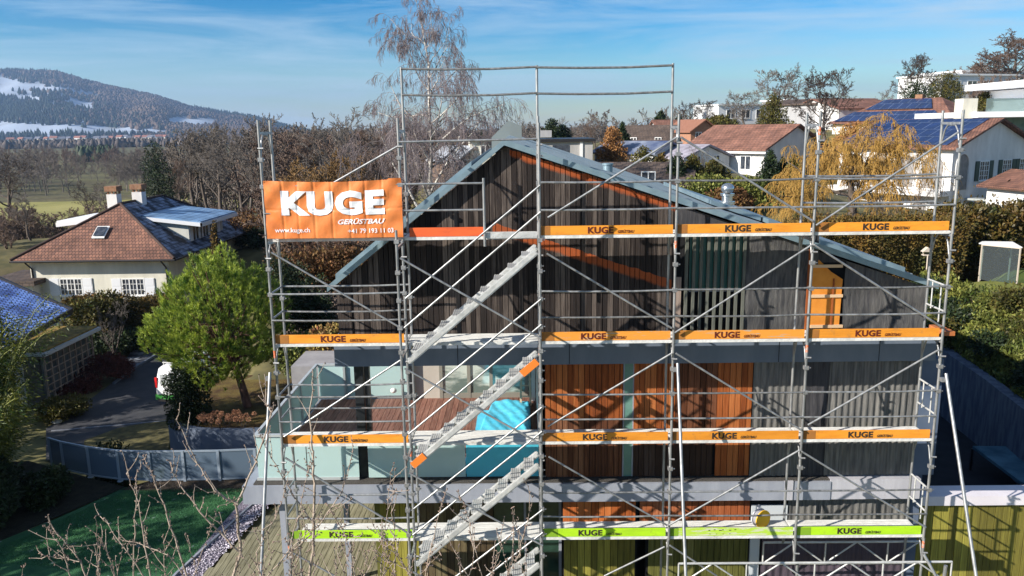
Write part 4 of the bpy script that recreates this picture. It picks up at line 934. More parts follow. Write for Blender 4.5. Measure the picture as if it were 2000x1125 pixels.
# ---- evergreen screen trees beyond the left frame edge: they shade the lawn and the driveway
for i, (x, y, z, h, r) in enumerate(((-21.5, -6.5, 0, 8.6, 2.2), (-22.5, -3.0, 0, 9.4, 2.3), (-22.0, .4, 0, 8.2, 2.2), (-23.5, 3.6, -.5, 8.8, 2.2), (-19.5, -9.6, 0, 8.8, 2.2), (-27.5, 9.5, -1.5, 8.6, 2.3), (-28.5, 12.8, -2, 9.2, 2.3), (-29.5, 16.5, -2, 8.6, 2.3), (-17, -12.5, 0, 8.8, 2.2))):
    lb = ['first', 'second', 'third', 'fourth', 'fifth', 'sixth', 'seventh', 'eighth', 'ninth'][i]+' tall dark evergreen in the screen left of the lawn, outside the picture'
    leafy('evergreen_tree', lb, 'tree', (x, y, z), conifer_clumps(h, r, np.random.RandomState(500+i), 34, .04, .25, .5), 5000, .3, lf_dk, 500+i, (h*.8, .2)); GP.append((x, y, z))

# ================================================================== HOUSES
def wallmat(n, c): return mat(n, tuple(x*.84 for x in c), tuple(min(1, x*1.1) for x in c), .9, rough=.9, stretch=(1, 1, .35), bump=.15)
cream = wallmat('cream render', (.60, .58, .50)); whit = wallmat('white house render', (.68, .67, .66)); greyw = wallmat('grey render', (.36, .36, .37))
glass_d = mat('dark window glass', (.02, .025, .035), (.07, .08, .10), 3, rough=.08, spec=.7); frame_w = mat('white window frame', (.72, .72, .72), rough=.5)
shut_w = mat('white shutter', (.66, .67, .70), rough=.6); shut_g = mat('dark green shutter', (.02, .05, .045), rough=.5); gut = mat('dark gutter', (.03, .028, .03), rough=.4, metal=.3)
t_brown = tile_mat('brown clay tiles', (.26, .125, .085), (.15, .075, .058), (.05, .03, .025), frost=None)
t_frost = tile_mat('frosted shaded tiles', (.030, .032, .045), (.018, .02, .03), (.01, .01, .015), frost=(.30, .36, .50))  # frost, with the shade of this roof side put into the tile colour
t_blue = tile_mat('frosted blue tiles', (.06, .12, .36), (.04, .08, .26), (.012, .02, .06), bw=.24, bh=.2, frost=(.16, .28, .66), msize=.022)
t_far = tile_mat('far brown tiles', (.25, .12, .085), (.19, .095, .07), (.09, .05, .04), bw=.4, bh=.5)
t_dk = tile_mat('far dark tiles', (.11, .08, .065), (.08, .06, .05), (.04, .03, .03), bw=.4, bh=.5)
solar = tile_mat('solar panels', (.010, .022, .085), (.012, .028, .10), (.09, .12, .20), bw=1.0, bh=1.65, msize=.035, rough=.15, bumpd=.003, spec=.8)
seam = tile_mat('blue metal sheet roof', (.20, .33, .52), (.22, .36, .56), (.07, .11, .2), bw=50, bh=.55, msize=.03, rough=.35, metal=.3)
def window(parent, x, y, z, w_, h, n, nx=2, ny=1, shut=None, sm=shut_w, name='window', thick=.05):
    """centred at x,y with sill z; n = outward normal angle (degrees) in the house frame"""
    a = R_(n); out = Vector((math.cos(a), math.sin(a), 0)); sd = Vector((-math.sin(a), math.cos(a), 0)); c = Vector((x, y, z))
    def bx(m, s0, s1, z0, z1, o0, o1):
        vs = [c+sd*s+out*o+Vector((0, 0, q)) for q in (z0, z1) for s, o in ((s0, o0), (s1, o0), (s1, o1), (s0, o1))]
        m.add(vs, [(0, 3, 2, 1), (4, 5, 6, 7), (0, 1, 5, 4), (1, 2, 6, 5), (2, 3, 7, 6), (3, 0, 4, 7)])
    m = M(); t = .07; bx(m, -w_/2, w_/2, 0, t, 0, .06); bx(m, -w_/2, w_/2, h-t, h, 0, .06)
    for k in range(nx+1): s = -w_/2+(w_-t)*k/nx; bx(m, s, s+t, t, h-t, 0, .055)
    for k in range(1, ny): q = h*k/ny; bx(m, -w_/2+t, w_/2-t, q-.015, q+.015, .0, .045)
    if ny > 1:
        for k in range(nx): s = -w_/2+(w_-t)*(k+.5)/nx+t/2; bx(m, s-.015, s+.015, t, h-t, 0, .048)
    bx(m, -w_/2-.05, w_/2+.05, -.06, 0, 0, .12)
    f = m.build(name, frame_w, parent); p = M(); bx(p, -w_/2+.02, w_/2-.02, .02, h-.02, .004, .02); p.build('pane', glass_d, f)
    if shut:
        for s in ((-1, 1) if shut == 2 else (shut,)):
            m = M(); s0 = s*(w_/2+.03); s1 = s*(w_/2+.03+w_*.42); bx(m, min(s0, s1), max(s0, s1), .0, h, .02, .06)
            for k in range(2): bx(m, min(s0, s1)+.04, max(s0, s1)-.04, .06+k*h/2, h/2-.04+k*h/2, .06, .07)
            m.build('shutter', sm, parent)
    return f
def gable_house(name, label, loc, rz, Lx, Ly, H, rise, wall, roofm, over=.5, cat='house', axis='x', group=None, chim=None, basem=None, depth=3):
    """footprint Lx x Ly centred in x, front at y=0; ridge along axis"""
    h = thing(name, label, cat, loc, rz, group); m = M(); X = Lx/2
    if axis == 'x': prof = [(0, -depth), (Ly, -depth), (Ly, H), (Ly/2, H+rise), (0, H)]; m.prism([(-X, y, z) for y, z in prof], (Lx, 0, 0))
    else: prof = [(-X, -depth), (X, -depth), (X, H), (0, H+rise), (-X, H)]; m.prism([(x, 0, z) for x, z in prof], (0, Ly, 0))
    m.build('wall', wall, h); r = M(); o = over
    if axis == 'x':
        s = rise/(Ly/2)
        r.prism([(-X-o, -o, H-o*s+.04), (X+o, -o, H-o*s+.04), (X+o, Ly/2, H+rise+.04), (-X-o, Ly/2, H+rise+.04)], (0, 0, .16)); r.prism([(-X-o, Ly+o, H-o*s+.04), (-X-o, Ly/2, H+rise+.04), (X+o, Ly/2, H+rise+.04), (X+o, Ly+o, H-o*s+.04)], (0, 0, .16))
    else:
        s = rise/X
        r.prism([(-X-o, -o, H-o*s+.04), (0, -o, H+rise+.04), (0, Ly+o, H+rise+.04), (-X-o, Ly+o, H-o*s+.04)], (0, 0, .16)); r.prism([(X+o, -o, H-o*s+.04), (X+o, Ly+o, H-o*s+.04), (0, Ly+o, H+rise+.04), (0, -o, H+rise+.04)], (0, 0, .16))
    rf = r.build('roof', roofm, h, uv=True)
    if chim: x, y, zt = chim; M().box((x-.3, y-.3, H), (x+.3, y+.3, zt)).box((x-.38, y-.38, zt), (x+.38, y+.38, zt+.12)).build('chimney', wall, rf)
    GP.append((loc[0], loc[1], loc[2])); c_, s_ = math.cos(rz), math.sin(rz); GP.append((loc[0]-s_*Ly, loc[1]+c_*Ly, loc[2])); return h
def flat_house(name, label, loc, rz, Lx, Ly, H, wall, cat='house', edge=None, depth=3, over=.25):
    h = thing(name, label, cat, loc, rz); M().box((-Lx/2, 0, -depth), (Lx/2, Ly, H)).build('wall', wall, h)
    M().box((-Lx/2-over, -over, H), (Lx/2+over, Ly+over, H+.25)).build('roof', edge or gut, h); GP.append((loc[0], loc[1], loc[2])); GP.append((loc[0], loc[1]+Ly, loc[2])); return h

# ---- hipped house with brown tiles on the left
fl, frr = at(57, 512, 37), at(328, 508, 37); Z0 = -2.5; xc = (fl.x+frr.x)/2; HW = (frr.x-fl.x)/2
lh = thing('hipped_house', 'cream house with brown hip roof, white shutters and blue dormer roof left of the scaffolding', 'house', (xc, 37, Z0))
ez = at(180, 510, 36.4).z-Z0+.05; ax1 = at(228, 402, 40.6); rz_ = ax1.z-Z0; DY = 14.5; ov = .75; rx = 0.0
GP += [(xc, 37, Z0), (xc, 51, Z0), (xc-8, 44, Z0)]
M().box((-HW, 0, -1), (HW, DY, ez)).build('wall', cream, lh)
A_, B_, C_, D_ = (-HW-ov, -ov, ez-.05), (HW+ov, -ov, ez-.05), (HW+ov, DY+ov, ez-.05), (-HW-ov, DY+ov, ez-.05); r1, r2 = (rx, 3.7, rz_), (rx, 10.4, rz_)
q = lambda p, d=.12: (p[0], p[1], p[2]+d)
m = M(); m.poly([q(A_), q(B_), q(r1)]); m.poly([q(D_), q(A_), q(r1), q(r2)]); m.poly([A_, D_, C_, B_]); m.poly([A_, B_, q(B_), q(A_)]); m.poly([D_, A_, q(A_), q(D_)])
lroof = m.build('roof', t_brown, lh, uv=True)
m = M(); m.poly([q(B_), q(C_), q(r2), q(r1)]); m.poly([q(C_), q(D_), q(r2)]); m.poly([B_, C_, q(C_), q(B_)]); m.build('frosty_roof', t_frost, lh, uv=True)
m = M(); m.tube(q(B_, .14), q(r1, .14), .1, 8); m.tube(q(A_, .14), q(r1, .14), .1, 8); m.tube(q(r1, .14), q(r2, .14), .1, 8); m.tube(q(C_, .14), q(r2, .14), .1, 8); m.build('ridge_tiles', t_brown, lroof)
m = M(); m.tube((A_[0], A_[1]-.07, ez-.02), (B_[0]+.05, B_[1]-.07, ez-.02), .07, 8); m.tube((B_[0]+.07, B_[1], ez-.02), (C_[0]+.07, C_[1], ez-.02), .07, 8)
for x, y in ((HW-.15, -.06), (-HW+.15, -.06), (HW+.06, 9.5)): m.pipe([(x+(0 if y < 0 else .55), y-(.65 if y < 0 else 0), ez-.1), (x, y, ez-.6), (x, y, 0)], .05, 6)
m.build('gutter', gut, lh)
for px in (142, 263):
    c = at(px, 577, 37); window(lh, c.x-xc, 0, c.z-Z0, 1.5, 1.15, -90, 3, 3, 2)
# dormers
d0, d1 = at(265, 405, 42), at(430, 402, 46)
dz = rz_-1.15; m = M(); m.prism([(.9, 3.6, dz+.45), (HW+.9, 3.6, dz-.1), (HW+.9, 10.6, dz-.1), (.9, 10.6, dz+.45)], (0, 0, .1)); dr = m.build('dormer_roof', seam, lh, uv=True)
m = M(); m.prism([(.9, 3.5, dz+.22), (HW+1.0, 3.5, dz-.36), (HW+1.0, 3.5, dz-.1), (.9, 3.5, dz+.45)], (0, .1, 0)); m.box((HW+.9, 3.5, dz-.36), (HW+1.0, 10.7, dz-.1)); m.build('dormer_fascia', shut_w, lh)
m = M(); m.prism([(1.0, 3.9, dz+.3), (HW-.1, 3.9, dz-.25), (HW-.1, 3.9, ez+.3), (1.0, 3.9, rz_-2.6)], (0, 6.4, 0)); dm = m.build('dormer_wall', wallmat('grey cream render', (.50, .50, .46)), lh)
for yy in (5.0, 6.8, 8.6): window(lh, HW-.1, yy, dz-1.55, 1.1, 1.2, 0, 2, 1, 2, name='dormer_window')
m = M(); m.prism([(-1.0, 4.0, dz+.4), (-HW-.2, 4.0, dz-.0), (-HW-.2, 9.0, dz-.0), (-1.0, 9.0, dz+.4)], (0, 0, .12)); m.prism([(-1.0, 3.95, dz+.1), (-HW-.25, 3.95, dz-.3), (-HW-.25, 3.95, dz+.0), (-1.0, 3.95, dz+.4)], (0, .1, 0)); m.build('dormer_roof', shut_w, lh)
m = M(); m.prism([(-1.2, 4.3, dz+.2), (-HW+.5, 4.3, dz-.2), (-HW+.5, 4.3, ez), (-1.2, 4.3, ez)], (0, 4, 0)); m.build('dormer_wall', cream, lh)
for x, y in ((-.75, 4.4), (.15, 6.2)):
    m = M(); m.box((x-.35, y-.35, rz_-1.0), (x+.35, y+.35, rz_+.75)); ch = m.build('chimney', whit, lh)
    m = M(); m.box((x-.42, y-.42, rz_+.95), (x+.42, y+.42, rz_+1.3))
    for sx in (-.3, .22):
        for sy in (-.3, .22): m.box((x+sx, y+sy, rz_+.75), (x+sx+.1, y+sy+.1, rz_+.95))
    m.build('chimney_cap', mat('chimney brick', (.2, .1, .06), (.3, .17, .1), 6, rough=.9), ch)
# skylight lying on the front hip face
sl = (rz_-ez)/(3.7+ov); 
def onhip(x, t, off=.0): y = -ov+t; return (x, y-off*sl, ez+.07+t*sl+off)
cx = at(199, 470, 38.2).x-xc
m = M(); fr_ = [onhip(cx-.42, 1.55, .1), onhip(cx+.42, 1.55, .1), onhip(cx+.42, 2.45, .1), onhip(cx-.42, 2.45, .1)]; m.prism(fr_, (0, 0, .07)); sk = m.build('skylight', frame_w, lh)
m = M(); m.prism([onhip(cx-.33, 1.64, .19), onhip(cx+.33, 1.64, .19), onhip(cx+.33, 2.36, .19), onhip(cx-.33, 2.36, .19)], (0, 0, .02)); m.build('pane', glass_d, sk)
# small dark cypress at its corner
p = at(422, 492, 38); leafy('cypress', 'small rusty brown cypress against the dark roof of the hipped house', 'cypress', (p.x, 38, Z0+1), conifer_clumps(at(422, 437, 38).z-Z0-1, .85, np.random.RandomState(3), 30, .3), 3500, .16, lf_th, 40, (2, .1))
# ---- blue roofed house at left edge
bh = thing('blue_roof_house', 'house with a steep blue frosted tile roof cut by the left edge', 'house', (0, 0, 0))
A1, B1, C1, D1 = at(141, 606, 24), at(-40, 527, 27), at(-170, 640, 20), at(-3, 690, 20)
m = M(); m.prism([A1, B1, C1, D1], (0, 0, -.18)); m.build('roof', t_blue, bh, uv=True)
m = M(); m.bar(A1, D1, .12, .22); m.bar(A1, B1, .12, .2); m.build('eaves_board', gut, bh)
W1 = [(B1.x+.8, B1.y-.4), (A1.x-1.2, A1.y-.6), (D1.x-.9, D1.y+.8), (C1.x, C1.y)]
m = M(); m.prism([(x, y, -2.6) for x, y in W1], (0, 0, 2.9)); m.build('wall', whit, bh)
GP += [(A1.x, A1.y, -2.6), (D1.x, D1.y, -2.6), (C1.x, C1.y, -1.5)]
# low dark roof and glass rail seen above it
p = at(150, 700, 30); m = M(); a = at(10, 545, 33); b_ = at(60, 552, 33)
ex = thing('annex', 'small cream annex with a dark flat roof left of the hipped house', 'annex', (0, 0, 0)); a = at(-30, 530, 36); b_ = at(62, 548, 36); M().box((a.x, 36, -2.5), (b_.x, 40, b_.z-.3)).build('wall', cream, ex); M().box((a.x-.2, 35.7, b_.z-.3), (b_.x+.3, 40.2, b_.z)).build('roof', t_dk, ex, uv=True)
# ---- planted-roof shed with lattice wall
z0 = -2.45; s1 = gz(183, 737, z0); s0 = gz(103, 790, z0); top = at(181, 640, s1.y).z
sh = thing('garden_shed', 'flat roofed garden shed with sedum roof and a timber lattice front', 'shed', (0, 0, 0))
GP += [(s1.x, s1.y, z0), (s0.x, s0.y, z0)]
x_, ya, yb = (s0.x+s1.x)/2, s0.y, s1.y
M().box((x_-3.6, ya, z0), (x_-.2, yb, top-.2)).build('wall', mat('dim shed wall', (.10, .085, .07), (.16, .14, .12), 3), sh)
M().box((x_-.25, ya+.0, z0), (x_-.15, yb, top-.25)).build('glazing', mat('shed glass', (.07, .085, .09), (.16, .17, .17), 1.5, rough=.1, spec=.6), sh)
m = M()
for k in range(9): y = ya+(yb-ya)*k/8; m.box((x_-.05, y-.04, z0), (x_+.03, y+.04, top-.2))
for k in range(7): z = z0+.25+(top-z0-.6)*k/6; m.box((x_+.03, ya, z-.025), (x_+.06, yb, z+.025))
m.build('lattice', mat('weathered lattice wood', (.20, .15, .12), (.32, .25, .2), 5), sh)
m = M().box((x_-3.9, ya-.4, top-.22), (x_+.35, yb+.4, top-.05)); rf = m.build('roof', mat('pale roof edge', (.42, .44, .46), rough=.5), sh)
M().box((x_-3.8, ya-.3, top-.05), (x_+.2, yb+.3, top+.03)).build('sedum', mat('orange brown sedum', (.11, .08, .02), (.38, .24, .06), 2.5, rough=.95, bump=1, bscale=25), rf)
# ---- van
vb = gz(322, 797, -2.5); van = thing('delivery_van', 'white delivery van with green stripe and roof rack parked behind the clipped bush', 'van', (vb.x+.45, vb.y, -2.5), R_(-14))
vw = mat('white van paint', (.72, .73, .75), rough=.25, spec=.6)
bmv = bmesh.new(); prof = [(-.0, .35), (-.02, .9), (.05, 1.5), (.16, 1.88), (.5, 1.95), (3.2, 1.93), (3.9, 1.3), (4.6, 1.08), (4.75, .7), (4.75, .35)]
vs = [[bmv.verts.new((s*(.93 if z < 1.3 else .93-.13*(z-1.3)/.65), y, z)) for y, z in prof] for s in (-1, 1)]
n = len(prof); bmv.faces.new(vs[0][::-1]) if False else bmv.faces.new(vs[0]); bmv.faces.new(vs[1][::-1])
for i in range(n): bmv.faces.new((vs[0][i], vs[1][i], vs[1][(i+1) % n], vs[0][(i+1) % n]))
bmesh.ops.recalc_face_normals(bmv, faces=bmv.faces); bmesh.ops.bevel(bmv, geom=bmv.edges[:], offset=.06, segments=3, affect='EDGES')
me = bpy.data.meshes.new('body'); bmv.to_mesh(me); me.materials.append(vw); me.polygons.foreach_set('use_smooth', [True]*len(me.polygons)); o = bpy.data.objects.new('body', me); COL.objects.link(o); o.parent = van
M().box((-.62, -.035, 1.1), (-.05, .01, 1.62)).box((.05, -.035, 1.1), (.62, .01, 1.62)).build('rear_window', mat('van grey glass', (.45, .47, .48), (.3, .33, .35), 2, rough=.1), van)
M().box((-.95, -.03, .36), (.95, .02, .62)).box((-.955, .3, .36), (-.93, 4.2, .62)).build('green_stripe', mat('green livery', (.05, .26, .05), rough=.4), van)
M().box((-.8, -.06, .3), (.8, .02, .42)).build('bumper', gut, van)
for s in (-1, 1): M().box((s*.86-.06, -.03, .95), (s*.86+.05, .03, 1.45)).build('tail_light', mat('red lamp', (.55, .02, .02), rough=.2), van)
M().box((-.3, -.05, .72), (.3, -.03, .84)).build('number_plate', white_p, van)
for s in (-.85, .85):
    for y in (.85, 3.8): 
        wv = M().tube((s-.1, y, .32), (s+.1, y, .32), .32, 20).build('wheel', mat('tyre', (.015, .015, .015)), van); M().tube((s-.105, y, .32), (s+.105, y, .32), .18, 14).build('rim', steel2, wv)
m = M()
for y in (.5, 1.5, 2.5): m.bar((-.8, y, 2.06), (.8, y, 2.06), .05, .05); m.tube((-.75, y, 1.93), (-.75, y, 2.06), .02, 6); m.tube((.75, y, 1.93), (.75, y, 2.06), .02, 6)
m.build('roof_rack', alu, van)
me = text_mesh('KAPPEL', .2, .002); me.materials.append(mat('grey van lettering', (.25, .27, .26))); o = bpy.data.objects.new('lettering', me); COL.objects.link(o); o.parent = van; o.location = (-.75, -.037, 1.18)
# ---- clipped column bush beside the van, hydrangeas, shrubs of the pine bed
pz = gz(352, 836, 0)
leafy('clipped_bush', 'clipped dark columnar bush at the driveway end of the curved wall', 'bush', (pz.x+.1, pz.y+.6, -.1), [((math.cos(a)*.35, math.sin(a)*.35, z), (.5, .5, .4)) for a in (0, 2.1, 4.2) for z in (.35, .8, 1.3, 1.75)], 12000, .09, lf_dk, 60)
hy = [(385, 826), (402, 822), (415, 830), (432, 832), (465, 818), (470, 830), (447, 826), (425, 818), (480, 826)]
hc = mat('dried flower heads', (.35, .17, .10), (.48, .26, .15), 20, rough=.9)
for i, (x, y) in enumerate(hy):
    b_ = gz(x, y+10, 0); r = np.random.RandomState(i); t = thing('hydrangea', 'dried brown hydrangea along the top of the curved wall', 'hydrangea', (b_.x, b_.y, 0), 0, 'dried hydrangeas along the wall'); hd = M()
    hs_ = [r.normal(size=2)*.13 for k in range(4)]
    for p_ in hs_: hd.tube((0, 0, 0), (p_[0], p_[1], .38), .008, 5)
    hd.build('stems', bark, t)
    for p_ in hs_: P_, D_ = blob_points(130, [((p_[0], p_[1], .42), (.085, .085, .08))], r); V, F = leaf_quads(P_, D_, .035, r, .6, .8); np_mesh('flower_head', V, F, hc, t)
# ================================================================== GARDEN, FENCE, DRIVEWAY
alum_f = mat('fence metal', (.28, .34, .42), (.34, .40, .48), 4, rough=.45, metal=.3)
fg = glass_mat('smoked fence glass', (.15, .20, .27), .32, .18)
fp = [at(x, y, 0) and gz(x, y, 1.0) for x, y in ((95, 855), (119, 862), (170, 872), (228, 879), (290, 881), (356, 880), (425, 879), (497, 876))]
fn = thing('glass_fence', 'curved garden fence of smoked glass panels in a grey metal frame', 'fence', (0, 0, 0))
for i in range(len(fp)-1):
    a, b_ = fp[i], fp[i+1]; a = Vector((a.x, a.y, 0)); b_ = Vector((b_.x, b_.y, 0)); Zv = Vector((0, 0, 1))
    M().bar(a+Zv*.98, b_+Zv*.98, .05, .05).build('top_rail', alum_f, fn); M().bar(a+Zv*.08, b_+Zv*.08, .04, .05).build('bottom_rail', alum_f, fn)
    d = (b_-a).normalized()*.04; m = M(); m.bar(a+d+Zv*.53, b_-d+Zv*.53, .015, .86); m.build('glass_panel', fg, fn)
for p_ in fp: m = M(); m.box((p_.x-.04, p_.y-.035, 0), (p_.x+.04, p_.y+.035, 1.0)); m.tube((p_.x, p_.y, 0), (p_.x, p_.y, .02), .09, 10); m.build('post', alum_f, fn)
# curved concrete retaining wall
cw_ = [gz(x, y, 0) for x, y in ((328, 826), (338, 830), (352, 834), (372, 839), (393, 842), (430, 843), (470, 842.5), (503, 842))]
V = []; 
ncw = len(cw_)
for p_ in cw_:
    V += [(p_.x, p_.y, -2.7), (p_.x, p_.y, .05), (p_.x+.05, p_.y+.22, .05), (p_.x+.05, p_.y+.22, -2.7)]
Fc = []
for i in range(ncw-1): k = 4*i; Fc += [(k+j, k+(j+1) % 4, k+4+(j+1) % 4, k+4+j) for j in range(4)]
Fc += [(3, 2, 1, 0), (4*ncw-4, 4*ncw-3, 4*ncw-2, 4*ncw-1)]
rw = M().add(V, [tuple(reversed(f)) for f in Fc]).build('retaining_wall', mat('blue grey concrete', (.15, .19, .27), (.20, .24, .32), 1.2, rough=.7)); tag(rw, 'curved grey concrete retaining wall between driveway and pine bed', 'wall')
bm = bmesh.new(); bm.from_mesh(rw.data); bmesh.ops.recalc_face_normals(bm, faces=bm.faces); bm.to_mesh(rw.data); bm.free()
def flat(name, pts, z, m, kind='structure'): 
    me = M(); me.poly([(p.x, p.y, z if not callable(z) else z(p)) for p in pts]); o = me.build(name, m); o['kind'] = kind; return o
asph = mat('dark driveway asphalt', (.035, .037, .045), (.055, .056, .062), 1.5, rough=.85, bump=.3, bscale=80)
dz_ = -2.5
flat('driveway', [gz(x, y, dz_) for x, y in ((90, 900), (90, 838), (140, 808), (215, 752), (262, 712), (290, 680), (345, 675), (420, 690), (420, 800), (330, 845), (330, 905))], dz_+.03, asph)
flat('side_pavement', [gz(x, y, dz_) for x, y in ((225, 735), (255, 690), (255, 672), (330, 668), (318, 688), (262, 716))], dz_+.036, mat('frosty paving', (.05, .055, .07), (.28, .31, .36), 1.8, rough=.8, lo=.5, hi=.62))
kb = M(); kp = [gz(x, y, dz_) for x, y in ((318, 688), (262, 722), (222, 752))]
for i in range(2): kb.bar(kp[i]+Vector((0, 0, .06)), kp[i+1]+Vector((0, 0, .06)), .12, .16)
struct(kb.build('kerb', conc_blue))
flat('gravel_verge', [gz(x, y, dz_) for x, y in ((165, 862), (230, 838), (328, 820), (335, 910), (160, 910))], dz_+.045, mat('mossy paving', (.045, .042, .02), (.15, .13, .05), 2.5, rough=.95, bump=.6, bscale=60))
tag(M().bar(gz(100, 842, dz_+.04), gz(328, 822, dz_+.04), .05, .05).build('drain_channel', conc_lt), 'thin pale drain line crossing the driveway', 'drain')
b_ = gz(112, 828, dz_); s = M(); s.ball((0, 0, .08), .22, 10, 6, .4); o = s.build('boulder', mat('pale stone', (.4, .4, .38), (.55, .54, .5), 8)); o.location = (b_.x, b_.y, dz_+.03); tag(o, 'small pale stone at the driveway edge', 'stone')
# lawn
def lawn_mat():
    m = mat('lawn grass', (.022, .095, .042), (.05, .165, .065), 1.3, rough=.9, bump=.9, bscale=50); t = m.node_tree; b = t.nodes['Principled BSDF']
    src = b.inputs['Base Color'].links[0].from_socket; tcn = N(t, 'ShaderNodeTexCoord'); n = N(t, 'ShaderNodeTexNoise'); n.inputs['Scale'].default_value = 3.5; n.inputs['Detail'].default_value = 6; L(t, tcn.outputs['Object'], n.inputs[0])
    mr = N(t, 'ShaderNodeMapRange'); mr.inputs[1].default_value = .64; mr.inputs[2].default_value = .68; mr.inputs[4].default_value = .8; L(t, n.outputs[0], mr.inputs[0])
    x = N(t, 'ShaderNodeMixRGB'); L(t, mr.outputs[0], x.inputs[0]); L(t, src, x.inputs[1]); x.inputs[2].default_value = (.30, .36, .36, 1); L(t, x.outputs[0], b.inputs['Base Color']); return m
flat('lawn', [gz(x, y, 0) for x, y in ((-300, 1400), (-60, 1100), (0, 1058), (120, 1010), (245, 953), (480, 950), (495, 985), (345, 1125), (200, 1290))], .02, lawn_mat())
rng = np.random.RandomState(5); lp = [gz(x, y, 0) for x, y in ((-60, 1100), (245, 960), (490, 956), (345, 1125))]; nb = 60000
u, v_ = rng.rand(nb, 1), rng.rand(nb, 1); A4 = np.array([list(p_) for p_ in lp]); P = (A4[0]*(1-u)+A4[3]*u)*(1-v_)+(A4[1]*(1-u)+A4[2]*u)*v_; P[:, 2] = .02
V, F = leaf_quads(P, np.tile([0, 0, 1.], (nb, 1)), .05, rng, .5, .12); g_ = np_mesh('grass', V, F, mat('grass blades', (.025, .115, .046), (.07, .21, .08), 1.0, rough=.8, island=.35)); g_['kind'] = 'stuff'
flat('soil_bed', [gz(x, y, 0) for x, y in ((235, 958), (300, 938), (500, 935), (500, 957), (480, 962), (330, 962))], .026, mat('dark soil', (.02, .016, .012), (.07, .05, .035), 4, rough=1, bump=1, bscale=30))
flat('gravel_strip', [gz(x, y, 0) for x, y in ((478, 975), (492, 960), (560, 975), (520, 990), (455, 1060), (395, 1130), (310, 1230), (250, 1300), (200, 1290), (345, 1125))], .032, mat('lilac gravel', (.06, .05, .08), (.38, .34, .42), 28, rough=.9, bump=1.2, bscale=40, lo=.42, hi=.58))
m = M(); pe = [gz(x, y, 0) for x, y in ((497, 985), (345, 1125), (200, 1290))]
for i in range(2): m.bar(pe[i]+Vector((0, 0, .04)), pe[i+1]+Vector((0, 0, .04)), .06, .1)
struct(m.build('lawn_edging', conc_lt))
rng = np.random.RandomState(6); m = M(); st_ = mat('pale pebbles', (.3, .27, .34), (.6, .56, .62), 3, rough=.8, island=.4)
pa, pb_, pc, pd = [gz(x, y, 0) for x, y in ((497, 988), (345, 1125), (395, 1130), (530, 990))]
for i in range(700):
    u, v_ = rng.rand(), rng.rand(); p_ = (pa*(1-u)+pb_*u)*(1-v_)+(pd*(1-u)+pc*u)*v_; m.ball((p_.x, p_.y, .05), rng.uniform(.012, .03), 5, 4, .6)
o = m.build('pebbles', st_); o['kind'] = 'stuff'
# fallen leaves under pine
flat('leaf_litter', [gz(x, y, 0) for x, y in ((345, 832), (503, 840), (620, 812), (640, 745), (560, 730), (380, 740), (340, 790))], .03, mat('brown leaf litter', (.06, .028, .012), (.16, .12, .03), 1.1, rough=1, bump=1, bscale=25))
# ---- concrete box and things between house and pine
a, b_ = at(568, 716, 9.5), at(655, 716, 9.5); cb = M().box((a.x, 9.5, 0), (b_.x+.4, 11.3, a.z)).build('concrete_block', mat('grey concrete', (.24, .23, .24), (.32, .31, .32), 2, rough=.9)); tag(cb, 'low grey concrete block behind the loggia balustrade', 'concrete block')
# ---- right side: sunken court, retaining wall, yellow fence wall
x0_ = 8.35; zc = 2.50
fw = thing('boarded_wall', 'yellow green vertical board wall with a white cap at the lower right', 'wall', (0, 0, 0))
facade_boards(8.42, 14.5, 0, 2.28, 1.5, wd=.16, rng=random.Random(33)).build('boards', b_yel, fw)
M().box((8.2, 1.42, 2.29), (14.6, 1.95, 2.5)).build('cap', mat('pale lilac cap', (.60, .57, .62), (.66, .63, .68), 2), fw)
M().box((8.4, 1.53, 0), (14.5, 1.75, 2.28)).build('core', dark_void, fw)
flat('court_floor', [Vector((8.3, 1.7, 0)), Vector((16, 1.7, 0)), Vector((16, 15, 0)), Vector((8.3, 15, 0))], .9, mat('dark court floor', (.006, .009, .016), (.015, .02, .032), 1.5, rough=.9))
rp = [(2120, 880, 3.0), (2000, 800, 5.5), (1925, 742, 8.0), (1850, 690, 10.5), (1835, 680, 12.0)]
V = []; Fc = []; W_ = [at(x, y, Y) for x, y, Y in rp]
for p_ in W_: V += [(p_.x, p_.y, .8), (p_.x, p_.y, p_.z), (p_.x+.35, p_.y+.1, p_.z), (p_.x+.35, p_.y+.1, .8)]
for i in range(len(W_)-1): k = 4*i; Fc += [(k+j, k+4+j, k+4+(j+1) % 4, k+(j+1) % 4) for j in range(4)]
Fc += [(0, 1, 2, 3), (4*len(W_)-1, 4*len(W_)-2, 4*len(W_)-3, 4*len(W_)-4)]
rw2 = M().add(V, Fc).build('retaining_wall', mat('stained blue concrete', (.06, .08, .13), (.12, .15, .2), 3, rough=.85, stretch=(2, 2, .4), lo=.4, hi=.6)); tag(rw2, 'tall stained concrete retaining wall below the ivy slope at the right edge', 'wall')
bm = bmesh.new(); bm.from_mesh(rw2.data); bmesh.ops.recalc_face_normals(bm, faces=bm.faces); bm.to_mesh(rw2.data); bm.free()
sq = [at(1900, 872, 7.0), at(2080, 872, 7.6), at(2080, 985, 4.2), at(2000, 938, 4.6)]
zz = gz(1950, 900, 1.6); sk_ = M(); pts = [gz(x, y, 1.6) for x, y in ((1900, 871), (2090, 871), (2090, 990), (1990, 938))]; sk_.prism(pts, (0, 0, -.08)); sk_ = sk_.build('glass_canopy', mat('blue canopy glass', (.03, .09, .14), (.10, .22, .30), 1.2, rough=.1, spec=.7)); tag(sk_, 'flat bluish glass canopy over the dark court at the right edge', 'canopy')
m = M()
for p_ in pts: m.tube((p_.x, p_.y, .9), (p_.x, p_.y, 1.52), .04, 6)
m.build('leg', gut, sk_)
# ivy slope follows
def slope_z(x, y): 
    return 0
